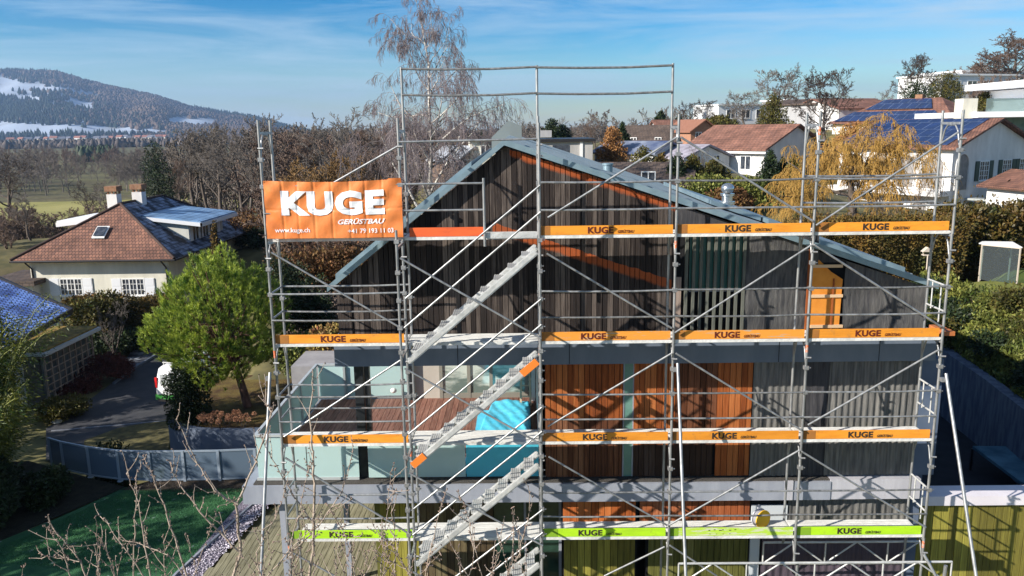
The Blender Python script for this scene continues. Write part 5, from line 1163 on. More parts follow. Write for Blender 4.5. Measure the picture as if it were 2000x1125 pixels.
# ivy slope behind the right retaining wall
rng = np.random.RandomState(9); TOP = [(2180, 640, 7.5), (2060, 605, 9.5), (1990, 585, 11.5), (1900, 565, 13.5), (1840, 552, 15), (1800, 540, 16)]
TP = [at(x, y, Y) for x, y, Y in TOP]
nb = 30000; V = []; low = [Vector((p_.x+.3, p_.y, p_.z-.1)) for p_ in W_]+[at(1822, 665, 14)]
def lerp_poly(P_, t): t = np.clip(t*(len(P_)-1), 0, len(P_)-1.001); i = int(t); return P_[i].lerp(P_[i+1], t-i)
gx, gy = 24, 14; GV = []; 
for i in range(gx+1):
    a, b_ = lerp_poly(low, i/gx), lerp_poly(TP, i/gx)
    for j in range(gy+1): p_ = a.lerp(b_, j/gy); GV.append((p_.x, p_.y, p_.z-.12)); 
    if i % 4 == 0: GP += [(b_.x, b_.y, b_.z-.3)]
    if i % 6 == 0: GP.append((a.x+.6, a.y, a.z-.5))
GF = [(i*(gy+1)+j, (i+1)*(gy+1)+j, (i+1)*(gy+1)+j+1, i*(gy+1)+j+1) for i in range(gx) for j in range(gy)]
sb = M().add(GV, GF).build('planted_slope', mat('dark soil', (.02, .016, .012))); struct(sb)
P = []
for _ in range(nb):
    t, s = rng.rand(), rng.rand(); a, b_ = lerp_poly(low, t), lerp_poly(TP, t); p_ = a.lerp(b_, s); P.append((p_.x, p_.y, p_.z))
P = np.array(P); P[:, 2] += snoise(P, 1.3, 3)*.34+rng.rand(nb)*.15+rng.exponential(.05, nb); V, F = leaf_quads(P, np.tile([-.1, -.4, .8], (nb, 1)), .13, rng, .7, .5)
gc = np_mesh('ground_cover', V, F, lf_gr); gc['kind'] = 'stuff'
TPc = None
for i in range(11):
    t_, s_ = (.08, .2, .3, .42, .5, .6, .68, .78, .86, .93, .35)[i], (.5, .25, .7, .35, .8, .45, .15, .6, .3, .75, .95)[i]; a, b_ = lerp_poly(low, t_), lerp_poly(TP, t_); p_ = a.lerp(b_, s_)
    lb = ('lowest', 'second', 'third', 'fourth', 'fifth', 'sixth', 'seventh', 'eighth', 'ninth', 'topmost left', 'lone upper')[i]+' loose shrub growing out of the ivy slope on the right'
    bush('shrub', lb, (p_.x, p_.y, p_.z-.25), rng.uniform(.6, 1.1), rng.uniform(.7, 1.2), 2600, .12, (lf_gr, lf_dk, lf_ol, lf_dk)[i % 4], 700+i)
# grass terrace above and trellis cage
ga = [at(x, y, Y) for x, y, Y in ((1800, 520, 21), (1840, 540, 20), (1900, 560, 19), (1990, 572, 17), (2100, 600, 13), (2150, 530, 19), (2000, 522, 22), (1900, 520, 23))]
cg0 = at(1931, 553, 21.0); cg1 = at(1992, 553, 21.0); zt_ = at(1931, 483, 21).z
cage = thing('plant_cage', 'pale square frame draped in netting on the grass at the right edge', 'plant cage', (cg0.x, 21, cg0.z)); hh = zt_-cg0.z; ww = cg1.x-cg0.x; fm = mat('pale timber pole', (.5, .43, .36), rough=.8)
GP += [(cg0.x, 21, cg0.z), (cg1.x+2, 23, cg0.z+.3)]
for x, y in ((0, .8), (ww*.72, -.4), (ww, .9), (ww*.2, 1.2)): M().bar((x, y, -.1), (x, y, hh), .05, .05, (0, 1, 0)).build('pole', fm, cage)
M().bar((0, .8, hh), (ww*.72, -.4, hh), .05, .05).bar((ww*.72, -.4, hh), (ww, .9, hh+.05), .05, .05).bar((0, .8, hh), (ww*.2, 1.2, hh), .05, .05).build('frame', fm, cage)
M().prism([(0, .8, 0.05), (ww*.72, -.4, -.2), (ww*.72, -.4, hh), (0, .8, hh)], (0, .01, 0)).build('netting', glass_mat('grey netting', (.10, .11, .12), .72, .8, .1), cage)
m = M(); m.prism([(-.1, .9, hh+.02), (ww*.75, -.45, hh+.02), (ww*1.02, .9, hh+.07), (ww*.2, 1.3, hh+.05)], (0, 0, .04)); m.build('top_cover', white_c, cage)
bp_ = at(1811, 512, 20.5); bx_ = thing('bird_feeder', 'small wooden bird feeder on a pole above the right roof corner', 'bird feeder', (bp_.x, 20.5, bp_.z-1)); M().tube((0, 0, 0), (0, 0, 1.3), .03, 6).build('pole', fm, bx_); M().prism([(-.22, 0, 1.45), (.22, 0, 1.45), (0, 0, 1.65)], (0, .25, 0)).box((-.16, 0, 1.28), (.16, .25, 1.32)).bar((-.13, .12, 1.3), (-.18, .12, 1.46), .03, .03).bar((.13, .12, 1.3), (.18, .12, 1.46), .03, .03).build('roof', fm, bx_)

# ---- hedges and shrubs
def H(label, xa, ya, Ya, xb, yb, Yb, W, Hh, n, leaf, seed, m, **k):
    a, b_ = at(xa, ya, Ya), at(xb, yb, Yb); a.z -= Hh; b_.z = a.z if abs(a.z-(b_.z-Hh)) < 1.5 else b_.z-Hh; a.z = b_.z = min(a.z, b_.z); return hedge('hedge', label, a, b_, W, Hh, n, leaf, seed, m, **k)
H('long brown green clipped hedge in front of the hipped house', 132, 587, 33, 345, 583, 33, 1.6, 3.3, 26000, .13, 1, lf_th)
H('dark hedge in shade under the left side of the pine', 345, 700, 27, 430, 690, 27, 1.2, 2.0, 7000, .13, 2, lf_dk)
H('dark laurel hedge at the right edge below the white garage', 1850, 415, 25, 2100, 425, 25, 2.2, 3.6, 26000, .2, 3, mat('laurel leaves', (.02, .03, .006), (.13, .08, .02), 1.0, rough=.45, island=.5, hue=.02), bumpy=.3, bs=1.2)
H('brown winter hedge behind the lower edge of the right roof', 1560, 440, 23, 1870, 425, 23, 1.8, 3.2, 26000, .14, 4, lf_th, bumpy=.25, bs=1.3)
H('beech hedge with rusty leaves left of the gable', 545, 505, 26, 700, 505, 26, 2.0, 3.2, 18000, .16, 6, lf_br, bumpy=.4, bs=1.2)
H('pale shrub hedge low beside the left eaves', 560, 590, 19, 660, 590, 19, 1.2, 1.9, 10000, .12, 7, mat('pale twiggy hedge', (.16, .12, .10), (.36, .28, .24), 3, rough=.9, island=.3))
sh_list = [  # label, px, py(base), Y, r, h, leaf mat, cat
 ('dark green rounded shrub beside the pale hedge left of the house', 600, 665, 16.5, 1.3, 2.6, lf_dk), ('green yew shrub under the beech hedge', 565, 605, 22, 1.3, 2.6, lf_dk),
 ('pink flowering shrub at the upper band corner', 638, 720, 12, .7, 1.5, mat('pinkish leaves', (.20, .07, .04), (.30, .26, .06), 2, rough=.7, island=.4)),
 ('green slope shrub behind the left end of the loggia', 590, 735, 14.0, 1.5, 1.6, lf_gr), ('reddish barberry shrub beside the lattice shed', 210, 745, 26, 1.7, 1.5, lf_red), ('reddish shrub in front of the lattice shed', 150, 790, 24, 1.5, 1.5, lf_red),
 ('dark ground shrub along the near driveway edge', 125, 815, 20.5, 1.3, 1.0, lf_ol), ('dark red climber at the corner of the garden shed', 82, 760, 24, 1.0, 2.6, lf_red),
 ('dark shrub at the far end of the driveway', 215, 700, 31, 2.0, 1.8, lf_dk), ('olive shrub between shed roof and hedge', 190, 640, 31, 1.6, 2.2, lf_ol),
 ('ochre shrub next to the field house hedge', 490, 480, 52, 4, 3.0, lf_br)]
for i, (lb, x, y, Y, r, h, mm) in enumerate(sh_list):
    p = at(x, y, Y); bush('shrub', lb, (p.x, Y, p.z), r, h, 7000, .12 if Y < 30 else .2, mm, 80+i)
# conifers and evergreen bushes between the gable roof and the white house
ev = [(1255, 372, 42, 1.9, 288, lf_ol), (1290, 380, 40, 1.6, 302, lf_th), (1395, 372, 40, 1.7, 312, lf_ol), (1350, 380, 38, 1.5, 306, lf_ol), (1500, 392, 40, 1.2, 298, lf_dk), (1525, 392, 41, 1.0, 312, lf_dk), (1548, 395, 40, 1.2, 305, lf_ol), (1455, 405, 36, 1.9, 348, lf_gr), (1375, 400, 35, 2.4, 345, lf_gr), (1420, 425, 33, 1.6, 365, lf_br), (1320, 395, 37, 1.4, 306, lf_dk)]
nm = ['leftmost olive cypress bush behind the roof slope', 'brown tinged thuja second from the left behind the roof slope', 'tallest olive cypress below the white house windows', 'olive cypress just right of the third scaffold post', 'dark pointed conifer at the white house gable, left of a pair', 'dark pointed conifer at the white house gable, right of a pair', 'olive pointed conifer right of the dark pair', 'broad green laurel below the pointed conifers', 'broad green laurel behind the ventilator', 'low rusty shrub just right of the ventilator', 'dark round yew behind the roof slope']
for i, (x, y, Y, r, h, mm) in enumerate(ev):
    p = at(x, y, Y); h = at(x, h, Y).z-p.z; leafy('conifer' if i not in (7, 8, 9) else 'shrub', nm[i], 'conifer' if i not in (7, 8, 9) else 'shrub', (p.x, Y, p.z), conifer_clumps(h, r, np.random.RandomState(i), 30, .08, .3, .75 if i not in (7, 8, 9) else .35), 7000, .17, mm, 100+i, (h*.7, .1)); GP.append((p.x, Y, p.z))
# ---- right houses
def P3(px, py, Y): p = at(px, py, Y); return (p.x, Y, p.z)
w1 = gable_house('white_house', 'white bungalow with brown tiled gable roof behind the pointed conifers', P3(1550, 350, 62), R_(38), 9.3, 9.0, 2.9, 2.0, whit, t_far, axis='y', over=.45)
X_ = -9.3/2
for y, w_ in ((2.0, 1.2), (4.6, 1.2), (7.2, 1.0)): window(w1, X_, y, 1.0, w_, 1.3, 180, 2)
window(w1, 2.1, 0, .8, 1.3, 1.3, -90, 2)
M().box((X_-.5, -.45, 2.5), (X_-.35, 9.4, 2.68)).build('eaves_board', frame_w, w1)
M().box((X_-1.3, 5.2, -.2), (X_, 8.6, .7)).build('balcony', whit, w1)
# house with arches and solar roof
w2 = gable_house('arched_house', 'white house with arches, dark green shutters and blue solar roof at the right edge', P3(1928, 440, 49), R_(33), 11.4, 9.6, 6.1, 1.95, whit, t_brown, axis='y', over=.5, depth=4)
X_ = -5.7
m = M(); m.prism([(-5.7, .5, 6.1+.23), (-.25, .5, 6.1+1.95-.09+.23), (-.25, 9.6, 6.1+1.95-.09+.23), (-5.7, 9.6, 6.1+.23)], (0, 0, .05)); m.build('solar_panel', solar, w2, uv=True)
for x in (-1.3, 2.0, 4.6): window(w2, x, 0, 3.55, 1.35, 1.5, -90, 2, 4, 2, shut_g)
window(w2, -1.75, 0, .5, 1.5, 1.5, -90, 3, 4, 2, shut_g)
def arch(parent, x, y, z, w_, h, n, name='arch'):
    a = R_(n); out = Vector((math.cos(a), math.sin(a), 0)); sd = Vector((-math.sin(a), math.cos(a), 0)); c = Vector((x, y, z))
    pts = [c+sd*(-w_/2), c+sd*(w_/2)]+[c+sd*(w_/2*math.cos(t))+Vector((0, 0, h-w_/2+w_/2*math.sin(t))) for t in [math.pi*k/10 for k in range(11)]]
    m = M(); m.prism([p_+out*.01 for p_ in pts], out*.02); o = m.build(name, mat('shaded arch opening', (.20, .19, .18), (.28, .26, .25), 3), parent)
    m = M(); rim = [c+sd*(w_/2)]+[c+sd*(w_/2*math.cos(t))+Vector((0, 0, h-w_/2+w_/2*math.sin(t))) for t in [math.pi*k/10 for k in range(11)]]+[c+sd*(-w_/2)]
    for i in range(len(rim)-1): m.bar(rim[i]+out*.06, rim[i+1]+out*.06, .09, .09, tuple(out))
    m.build('arch_rim', whit, o); return o
for y in (1.4, 3.7, 6.0, 8.2): arch(w2, X_, y, 3.1, 1.7, 2.5, 180)
for y in (2.2, 4.2, 6.2): arch(w2, X_, y, .0, 1.2, 2.2, 180)
arch(w2, -4.4, 0, 3.0, 1.7, 2.7, -90)
m = M()
for k in range(12): x = -3.2+k*.42; m.tube((x, -1.6, 2.0-k*.12), (x, -1.6, 3.0-k*.12), .02, 5)
m.tube((-3.2, -1.6, 3.0), (1.4, -1.6, 1.7), .03, 6); m.box((-3.6, -1.65, 2.2), (-2.6, 0, 2.35)); m.build('stair_rail', gp, w2)
M().box((-7.0, 0, 2.6), (-5.7, 9.6, 3.0)).build('terrace_slab', whit, w2)
g1 = gable_house('white_garage', 'small white garage with a red brown roof cut by the right edge', P3(2092, 425, 40), R_(12), 4.6, 5, 1.9, .9, whit, t_brown, axis='y')
window(g1, -1.0, 0, .4, 1.0, 1.0, -90, 2)
def hip_house(name, label, loc, rz, Lx, Ly, Hh, rise, rh, wall, roofm, over=.6, group=None):
    h = thing(name, label, 'house', loc, rz, group); X = Lx/2; M().box((-X, 0, -3), (X, Ly, Hh)).build('wall', wall, h); o = over; m = M(); z = Hh-.05; r1, r2 = (0, Ly/2-rh, Hh+rise), (0, Ly/2+rh, Hh+rise)
    A_, B_, C_, D_ = (-X-o, -o, z), (X+o, -o, z), (X+o, Ly+o, z), (-X-o, Ly+o, z)
    if rh < .01: m.poly([A_, B_, r1]); m.poly([B_, C_, r1]); m.poly([C_, D_, r1]); m.poly([D_, A_, r1])
    else: m.poly([A_, B_, r1]); m.poly([B_, C_, r2, r1]); m.poly([C_, D_, r2]); m.poly([D_, A_, r1, r2])
    m.poly([D_, C_, B_, A_]); m.build('roof', roofm, h, uv=True); GP.append(loc); return h
w3 = hip_house('hip_roof_house', 'white house with brown hip roof and two rows of blue solar panels on the slope', P3(1898, 272, 76), R_(42), 12, 13, 1.9, 2.7, 3.0, whit, t_far)
m = M(); X_, o, Hh, rise = 6, .6, 1.85, 2.75
def onl(y, t, off=.12): return (-X_-o+(X_+o)*t, y, Hh+rise*t+off)
m.prism([onl(.9, .06), onl(2.6, .42), onl(11.6, .42), onl(12.8, .06)], (0, 0, .05)); m.prism([onl(3.2, .52), onl(4.4, .92), onl(9.6, .92), onl(10.6, .52)], (0, 0, .05)); m.build('solar_panel', solar, w3, uv=True)
for y in (1.5, 3.6, 5.6, 9.5): window(w3, -6, y, .2, 1.4, 1.2, 180, 3)
M().box((-.3, 5.5, 3), (.5, 6.3, 5.0)).build('chimney', mat('chimney brick', (.2, .1, .06)), w3)
# modern white villa
mv = thing('modern_villa', 'modern white flat roofed villa with glass terrace railing at the upper right edge', 'villa', (0, 0, 0)); c0 = P3(1888, 240, 62); GP.append((c0[0], 62, c0[2]-1)); GP.append((c0[0]+15, 64, c0[2])); wm = mat('pure white facade', (.74, .75, .77), rough=.7)
a, b_, c_, d_ = at(1888, 219, 62), at(1958, 229, 62), at(1962, 168, 62), at(1905, 196, 62)
M().box((a.x, 60, b_.z), (a.x+16, 72, a.z)).build('terrace_slab', wm, mv); M().box((a.x+2.4, 63, b_.z-4), (a.x+16, 70, b_.z)).build('lower_storey', mat('teal window band', (.07, .16, .15), (.16, .26, .24), 1.5, rough=.1), mv)
M().box((a.x+6.2, 62, a.z), (a.x+16, 70, c_.z-.2)).build('upper_storey', wm, mv); M().box((a.x+4.4, 61, c_.z-.1), (a.x+16.5, 71, c_.z+.5)).build('roof', wm, mv)
M().box((d_.x, 60.1, a.z), (a.x+6.2, 60.15, d_.z+.1)).build('glass_railing', glass_mat('railing glass', (.2, .26, .26), .4), mv)
M().box((a.x-.9, 61, a.z-1.6), (a.x+.4, 62.5, a.z+1.2)).build('stair_block', cream, mv)
# remaining neighbours: name, label, px, py, Y, rz, Lx, Ly, H, rise, wall, roof, axis
nb_ = [('grey_house', 'grey house with flat dark roof left of the solar hip roof', 1628, 248, 90, 30, 7, 8, 2.8, .6, greyw, t_dk, 'y'),
 ('brown_roof_house', 'house with long brown roof and white terrace left of the solar hip roof', 1695, 252, 86, 20, 9, 9, 2.4, 1.2, whit, t_far, 'x'),
 ('farmhouse', 'farmhouse with a broad dark brown roof left of the third scaffold post', 1262, 292, 95, -25, 8, 6, 1.1, 1.9, mat('dark timber wall', (.07, .04, .03)), t_dk, 'x'),
 ('brick_house', 'orange brick house with a white bay right of the third scaffold post', 1375, 282, 92, 20, 4, 6, 1.7, 1.3, mat('orange brick', (.30, .15, .09), (.38, .2, .13), 4), mat('orange roof tiles', (.22, .10, .065), (.28, .13, .085), 5), 'y'),
 ('red_roof_house', 'house with a red brown roof partly hidden behind the third scaffold post', 1335, 277, 105, 10, 7, 6, 1.3, 1.7, greyw, t_far, 'x'),
 ('solar_bungalow', 'low white bungalow with frosted solar roof behind the conifers', 1305, 330, 62, 50, 5.4, 6.5, 1.5, .9, whit, mat('frosted solar roof', (.05, .07, .15), (.24, .27, .34), .6, rough=.4), 'y'),
 ('pale_roof_house', 'bungalow with a pale frosty grey roof left of the white bungalow', 1380, 338, 60, 35, 6, 6, 1.4, 1.0, whit, mat('pale frosty roof', (.20, .18, .21), (.36, .34, .40), 1.5, rough=.7), 'y'),
 ('cream_house', 'cream flat topped house showing left of the ridge', 972, 318, 60, 5, 5, 6, 2.0, .2, cream, t_dk, 'x'),
 ('frosty_roof_house', 'small house with frosty grey gable roof left of the ridge', 926, 345, 60, 35, 3.4, 5, 1.5, 1.1, mat('brown gable boards', (.14, .09, .07), (.2, .14, .1), 8, stretch=(8, 8, .3)), mat('frosty slate roof', (.22, .24, .28), (.40, .42, .46), 1.2, rough=.6), 'y'),
 ('tiled_house', 'long low house with dark tiles just behind the right roof slope', 1215, 385, 36, -14, 8, 8, .7, 1.1, greyw, t_dk, 'x')]
for nme, lab, x, y, Y, rz, Lx, Ly, Hh, rise, wl_, rm, ax in nb_:
    loc = P3(x, y, Y); h = gable_house(nme, lab, loc, R_(rz), Lx, Ly, Hh, rise, wl_, rm, axis=ax, over=.35)
    window(h, -Lx*.22, 0, .7, .9, .9, -90, 2); window(h, Lx*.2, 0, .7, .9, .9, -90, 2)
p = at(1102, 312, 56); fh = flat_house('flat_roof_house', 'long grey flat roofed house with a dark window band right of the ridge', (p.x, 56, p.z), 0, 4.9, 8, at(1102, 277, 56).z-p.z, wallmat('warm grey render', (.36, .35, .34)))
M().box((-1.0, -.03, .3), (.45, .02, 1.25)).build('window_band', glass_d, fh); M().box((1.35, -.1, -.2), (1.6, .02, 1.55)).build('downpipe', frame_w, fh)
M().box((-2.0, 2, 1.9), (-1.0, 3, 2.5)).build('roof_box', greyw, fh)
for k, (lb, x, y, Y) in enumerate((('white modern terraces on the ridge left of the tall conifer', 1470, 240, 130), ('distant white villa on the hill under the bare trees', 1912, 190, 105), ('long white hillside building right of the distant villa', 1945, 180, 115), ('distant dark flat house between the bare trees', 1600, 228, 140))):
    h = flat_house('hillside_house', lb, P3(x, y, Y), R_(20), 14, 8, 3.0, wm if k != 3 else greyw, edge=wm); 
    for q_ in (-4.5, -1.5, 1.5, 4.5): window(h, q_, 0, .8, 1.8, 1.5, -90, 2)

# ================================================================== BARE TREES
TWG = {'b': twig_b, 'g': twig_g, 'd': twig_d}
protos = {}
def proto(key, seed, **k): protos[key] = (tree_segs(seed, 10, **k), k)
proto('round', 51, trunk_h=.22, spread=.62, lv=(11, 8, 6, 5), ang=(55, 42, 42, 40), up=.12, lens=(.55, .5, .45, .5), r0=.22, minr=.014)
proto('oak', 52, trunk_h=.2, spread=.72, lv=(9, 7, 6, 5), ang=(58, 50, 50, 45), up=.10, lens=(.62, .52, .5, .5), r0=.30, minr=.017)
proto('far', 57, trunk_h=.22, spread=.8, lv=(10, 8, 6, 5), ang=(55, 46, 46, 42), up=.12, lens=(.58, .52, .5, .5), r0=.30, minr=.026)
proto('upright', 53, trunk_h=.25, spread=.45, lv=(10, 7, 6, 4), ang=(34, 34, 40, 40), up=.22, lens=(.55, .5, .5, .5), r0=.2, minr=.014)
proto('slim', 54, trunk_h=.4, spread=.36, lv=(10, 7, 5, 4), ang=(42, 40, 42, 40), up=.2, lens=(.45, .5, .5, .5), r0=.17, minr=.014)
proto('multi', 55, trunk_h=.12, spread=.42, lv=(6, 5, 5, 4), ang=(35, 36, 42, 40), up=.2, lens=(.5, .5, .5, .5), r0=.11, minr=.011, mult=4)
pmesh = {}
def bare(kind, label, px, py, Y, ptop, mt='g', wd=1.0, group=None, cat='bare tree', rz=None, name='bare_tree', tb=bark):
    p = at(px, py, Y); Hh = at(px, ptop, Y).z-p.z; key = (kind, mt, tb.name)
    rz = rz if rz is not None else (px*.37+Y) % 6.28
    if key not in pmesh:
        t = tree(name, label, cat, (p.x, Y, p.z), protos[kind][0], tb, TWG.get(mt, mt) if isinstance(mt, str) else mt, group, rz); pmesh[key] = t
    else: t = place(pmesh[key], (p.x, Y, p.z), rz, 1, label, group); t['category'] = cat
    s = Hh/10.0; t.scale = (s*wd, s*wd, s); GP.append((p.x, Y, p.z)); return t
BT = [('oak', 'dark spreading bare oak in the field at the left edge', 22, 425, 78, 300, 'd', 1.25), ('oak', 'smaller dark bare tree right of the field oak', 178, 440, 74, 352, 'd', 1.1),
 ('round', 'bare tree standing close behind the left chimney', 212, 440, 66, 352, 'g', 1.0), ('upright', 'bare shrubby tree at the left edge behind the hipped roof', 60, 470, 62, 380, 'g', 1.6), ('upright', 'bare brown tree right of the skylight roof ridge', 352, 430, 70, 310, 'b', 1.1),
 ('slim', 'tall pale trunked bare tree right of the dark fir', 385, 440, 80, 248, 'g', 1.5), ('slim', 'pale trunked bare tree next to the tallest one', 410, 440, 82, 250, 'g', 1.4), ('upright', 'wide bare tree above the blue dormer roof', 440, 440, 78, 243, 'g', 1.3), ('round', 'bare tree just left of the leftmost scaffold post', 476, 440, 74, 240, 'g', 1.1),
 ('upright', 'bare tree behind the leftmost scaffold frame top', 548, 470, 70, 222, 'g', 1.1), ('upright', 'bare brown tree above the middle of the banner', 600, 470, 72, 262, 'b', 1.2), ('round', 'tall bare tree above the banner near the birch', 672, 470, 66, 208, 'g', 1.15), ('upright', 'bare tree right behind the banner corner', 735, 470, 62, 255, 'b', 1.3), ('oak', 'bare tree with pale limbs right of the birch trunk', 880, 480, 58, 275, 'g', 1.3),
 ('round', 'bare round tree between the ridge hood and the second post', 1022, 300, 85, 226, 'g', .8), ('round', 'dense round bare tree above the grey flat house', 1092, 300, 100, 228, 'g', .9), ('round', 'dense round crowned bare tree right of the flat house', 1163, 305, 84, 219, 'b', .95), ('multi', 'low bare bush tree left of the farmhouse roof', 1128, 300, 95, 240, 'b', 1.2), ('multi', 'bare shrub below the solar bungalow', 1235, 345, 50, 300, 'g', 1.2),
 ('multi', 'pale twiggy shrub in front of the pale frosty roof', 1370, 345, 46, 285, 'g', 1.3), ('far', 'left of two wide bare trees on the skyline right of the tall post', 1352, 250, 130, 197, 'd', 1.1), ('far', 'right of two wide bare trees on the skyline right of the tall post', 1386, 250, 130, 193, 'd', 1.1), ('far', 'grey bare tree with a rounded crown above the white bungalow', 1455, 250, 110, 176, 'g', 1.2), ('far', 'tall bare tree behind the conifer above the white bungalow', 1510, 250, 105, 129, 'g', 1.1),
 ('far', 'wind swept dark bare tree behind the fourth scaffold post', 1612, 290, 70, 128, 'd', 1.0), ('far', 'big dark bare oak on the skyline above the solar roofs', 1783, 215, 100, 103, 'd', 1.05), ('round', 'grey bare bush tree left of the skyline oak', 1735, 240, 98, 172, 'g', 1.2), ('round', 'bare tree right of the skyline pine', 1885, 200, 120, 125, 'd', .8), ('far', 'purple brown bare birch at the top right corner', 1985, 190, 110, 66, 'b', 2.0), ('far', 'purple brown bare tree left of the corner birch', 1945, 195, 112, 98, 'b', 1.6), ('multi', 'bare shrub on the lit bank under the top right birches', 1960, 200, 100, 165, 'b', 1.6),
 ('multi', 'bare pale ornamental tree between hedge and driveway', 222, 690, 29, 588, 'g', 1.1), ('multi', 'bare red brown bush behind the orange house bay', 1400, 285, 80, 250, 'b', 1.5), ('multi', 'lilac grey twiggy shrub left below the willow', 1600, 455, 26, 395, 'b', 1.6), ('multi', 'lilac grey twiggy shrub right below the willow', 1730, 452, 26, 388, 'b', 1.7), ('multi', 'bare climber shrub on the terrace of the arched house', 1800, 420, 40, 345, 'b', 1.2),
 ('multi', 'rusty twiggy bush left below the banner', 600, 520, 30, 455, twig_r, 1.8), ('multi', 'rusty twiggy bush right below the banner', 655, 530, 28, 450, twig_r, 1.8), ('multi', 'brown thicket bush at the foot of the left scaffold post', 560, 560, 26, 480, 'b', 1.5), ('multi', 'twiggy shrub under the left eaves', 620, 640, 18, 560, 'g', 1.5)]
for a in BT: bare(*a[:8])
# conifers of the background
CT = [('tall dark fir standing alone behind the hipped house', 315, 425, 85, 280, 3.4, lf_dk, 12000, .55), ('dark conifer left behind the flat house', 1078, 300, 75, 234, 1.8, lf_dk, 6000, .5), ('dark conifer right behind the flat house', 1100, 300, 76, 246, 1.7, lf_dk, 6000, .5), ('dark slim spruce beside the orange leafed tree', 1215, 305, 66, 240, 1.2, lf_dk, 5000, .9), ('orange brown leafed tree left of the slim spruce', 1195, 320, 62, 250, 1.5, lf_or, 5000, .45),
 ('small spruce on the farmhouse skyline', 1290, 262, 120, 218, 2.0, lf_dk, 4000, .95), ('second small spruce hidden partly by the third post', 1325, 262, 120, 228, 1.8, lf_dk, 4000, .9), ('olive evergreen above the orange house', 1405, 262, 100, 228, 3.2, lf_ol, 5000, .4), ('brownish cypress tree above the white bungalow', 1508, 262, 80, 183, 2.6, lf_ol, 7000, .8), ('dark yew under the skyline oak', 1785, 220, 94, 160, 3.4, lf_dk, 6000, .6), ('broad grey green pine right of the skyline oak', 1845, 205, 98, 142, 3.0, lf_ol, 6000, .4),
 ('dark cedar on the far right skyline', 1905, 190, 125, 128, 2.4, lf_dk, 4000, .5), ('little dark conifer by the villa terrace', 1925, 215, 70, 182, 1.6, lf_ol, 4000, .4), ('dark bush below the villa terrace glass', 1895, 262, 66, 236, 1.6, lf_ol, 3000, .4), ('orange willow bush left of the golden willow', 1668, 300, 60, 240, 2.8, lf_or, 6000, .5),
 ('tiny spruce left of the ridge hood', 943, 285, 170, 254, 1.8, lf_dk, 2500, .95), ('tiny spruce at the far tree line right of the birch', 918, 285, 180, 262, 1.8, lf_dk, 2500, .95), ('broad green bush beside the ochre field hedge', 500, 480, 50, 448, 2.0, lf_dk, 4000, .4)]
for i, (lb, x, y, Y, yt, r, mm, n, prof) in enumerate(CT):
    p = at(x, y, Y); hh = at(x, yt, Y).z-p.z; leafy('conifer', lb, 'conifer' if 'orange' not in lb and 'bush' not in lb else 'tree', (p.x, Y, p.z), conifer_clumps(hh, r, np.random.RandomState(200+i), 34, .1, .4, prof), n, .2 if Y < 100 else .35, mm, 300+i, (hh*.8, .15)); GP.append((p.x, Y, p.z))

# ================================================================== TERRAIN
GP += [(x, y, 0) for x in (-8, -4, 0, 4, 8) for y in (-30, -16, -5, 5, 14)]+[(-13, -8, 0), (-16, 2, 0), (-20, -10, -.5), (12, -8, .3), (15, -20, 0), (11, 1, .5), (-14.5, 12, -2.5), (-18, 14, -2.5), (-17, 17, -2.5), (-19, 22, -2.5), (-22, 24, -2.6), (-20, 28, -2.6), (-16, 24, -2.5), (-20, 34, -2.6), (-11, 16, -.1), (-9, 20, 0), (-14, 18.5, -2.4), (-12.2, 13.5, -.1), (-6, 24, 0), (2, 20, 0), (6, 18, .5)]
def far_z(x, y):
    """valley on the left, gentle ridge on the right"""
    d = y; a = x/(d+15.0)
    z = -11.5; rz_ = 12+ .010*max(0, d-100); t = min(1, max(0, (a+.02)/.55)); t = t*t*(3-2*t)
    return z*(1-t)+rz_*t if d > 0 else 0
for y in (140, 200, 300, 420, 600, 900, 1400, 2200, 3500, 5000, 8000):
    for a in np.linspace(-.95, .95, 15): x = a*(y+15); GP.append((x, y, far_z(x, y)))
for a in np.linspace(-.95, -.25, 6): GP.append((a*120, 105, -9.5)); GP.append((a*90, 75, -7.0))
for a in (.3, .6, .9): GP.append((a*105, 120, 9+a*6))
GA = np.array(GP, float)
def terrain_z(x, y):
    d = np.sqrt((GA[:, 0]-x)**2+(GA[:, 1]-y)**2); sc_ = .06*math.hypot(x, y+15)+1.5; w_ = 1/(d/sc_+.15)**4; return float((w_*GA[:, 2]).sum()/w_.sum())
ys = np.concatenate([np.linspace(-34, 60, 190), np.geomspace(61.5, 9000, 110)]); us = np.linspace(-1.15, 1.15, 190)
BED = [(-9.0, 12.25), (-11.4, 12.3), (-12.85, 13.1), (-14.2, 16), (-14.6, 20), (-13.5, 26), (-12, 34)]
FEN = [(-30, 14), (-15.2, 9.6), (-12.6, 8.6), (-9.6, 8.3), (-8.0, 8.35)]
def zone(x, y, z):
    if y > np.interp(x, [p[0] for p in FEN], [p[1] for p in FEN]) and x < -7.9 and y < 36:
        if y < 12.2 or (y < 34 and x < np.interp(y, [p[1] for p in BED], [p[0] for p in BED])): return -2.56 if x > -24 else min(z, -2.5)
        if x > -14 and y < 26: return -.02 if y < 18 else min(z, .1)
    if 8.25 < x < 17 and 1.4 < y < 14 and x < float(np.interp(y, RWY, RWX))+1.3: return .3
    if -8.6 < x < 8.3 and -16 < y < 13: return -.08
    if -17 < x < 12 and -30 < y < 9: return min(z, 0) if x > -15.5 else z
    return z
_w = sorted([(p_.y, p_.x) for p_ in W_]); RWY = [a for a, b in _w]; RWX = [b for a, b in _w]
ZG = np.zeros((len(ys), len(us))); V = []
for j, y in enumerate(ys):
    wd = max(34, (y+16)*1.0+20)
    for i, u in enumerate(us):
        x = u*wd; z = zone(x, y, terrain_z(x, y)-.06); ZG[j, i] = z; V.append((x, y, z))
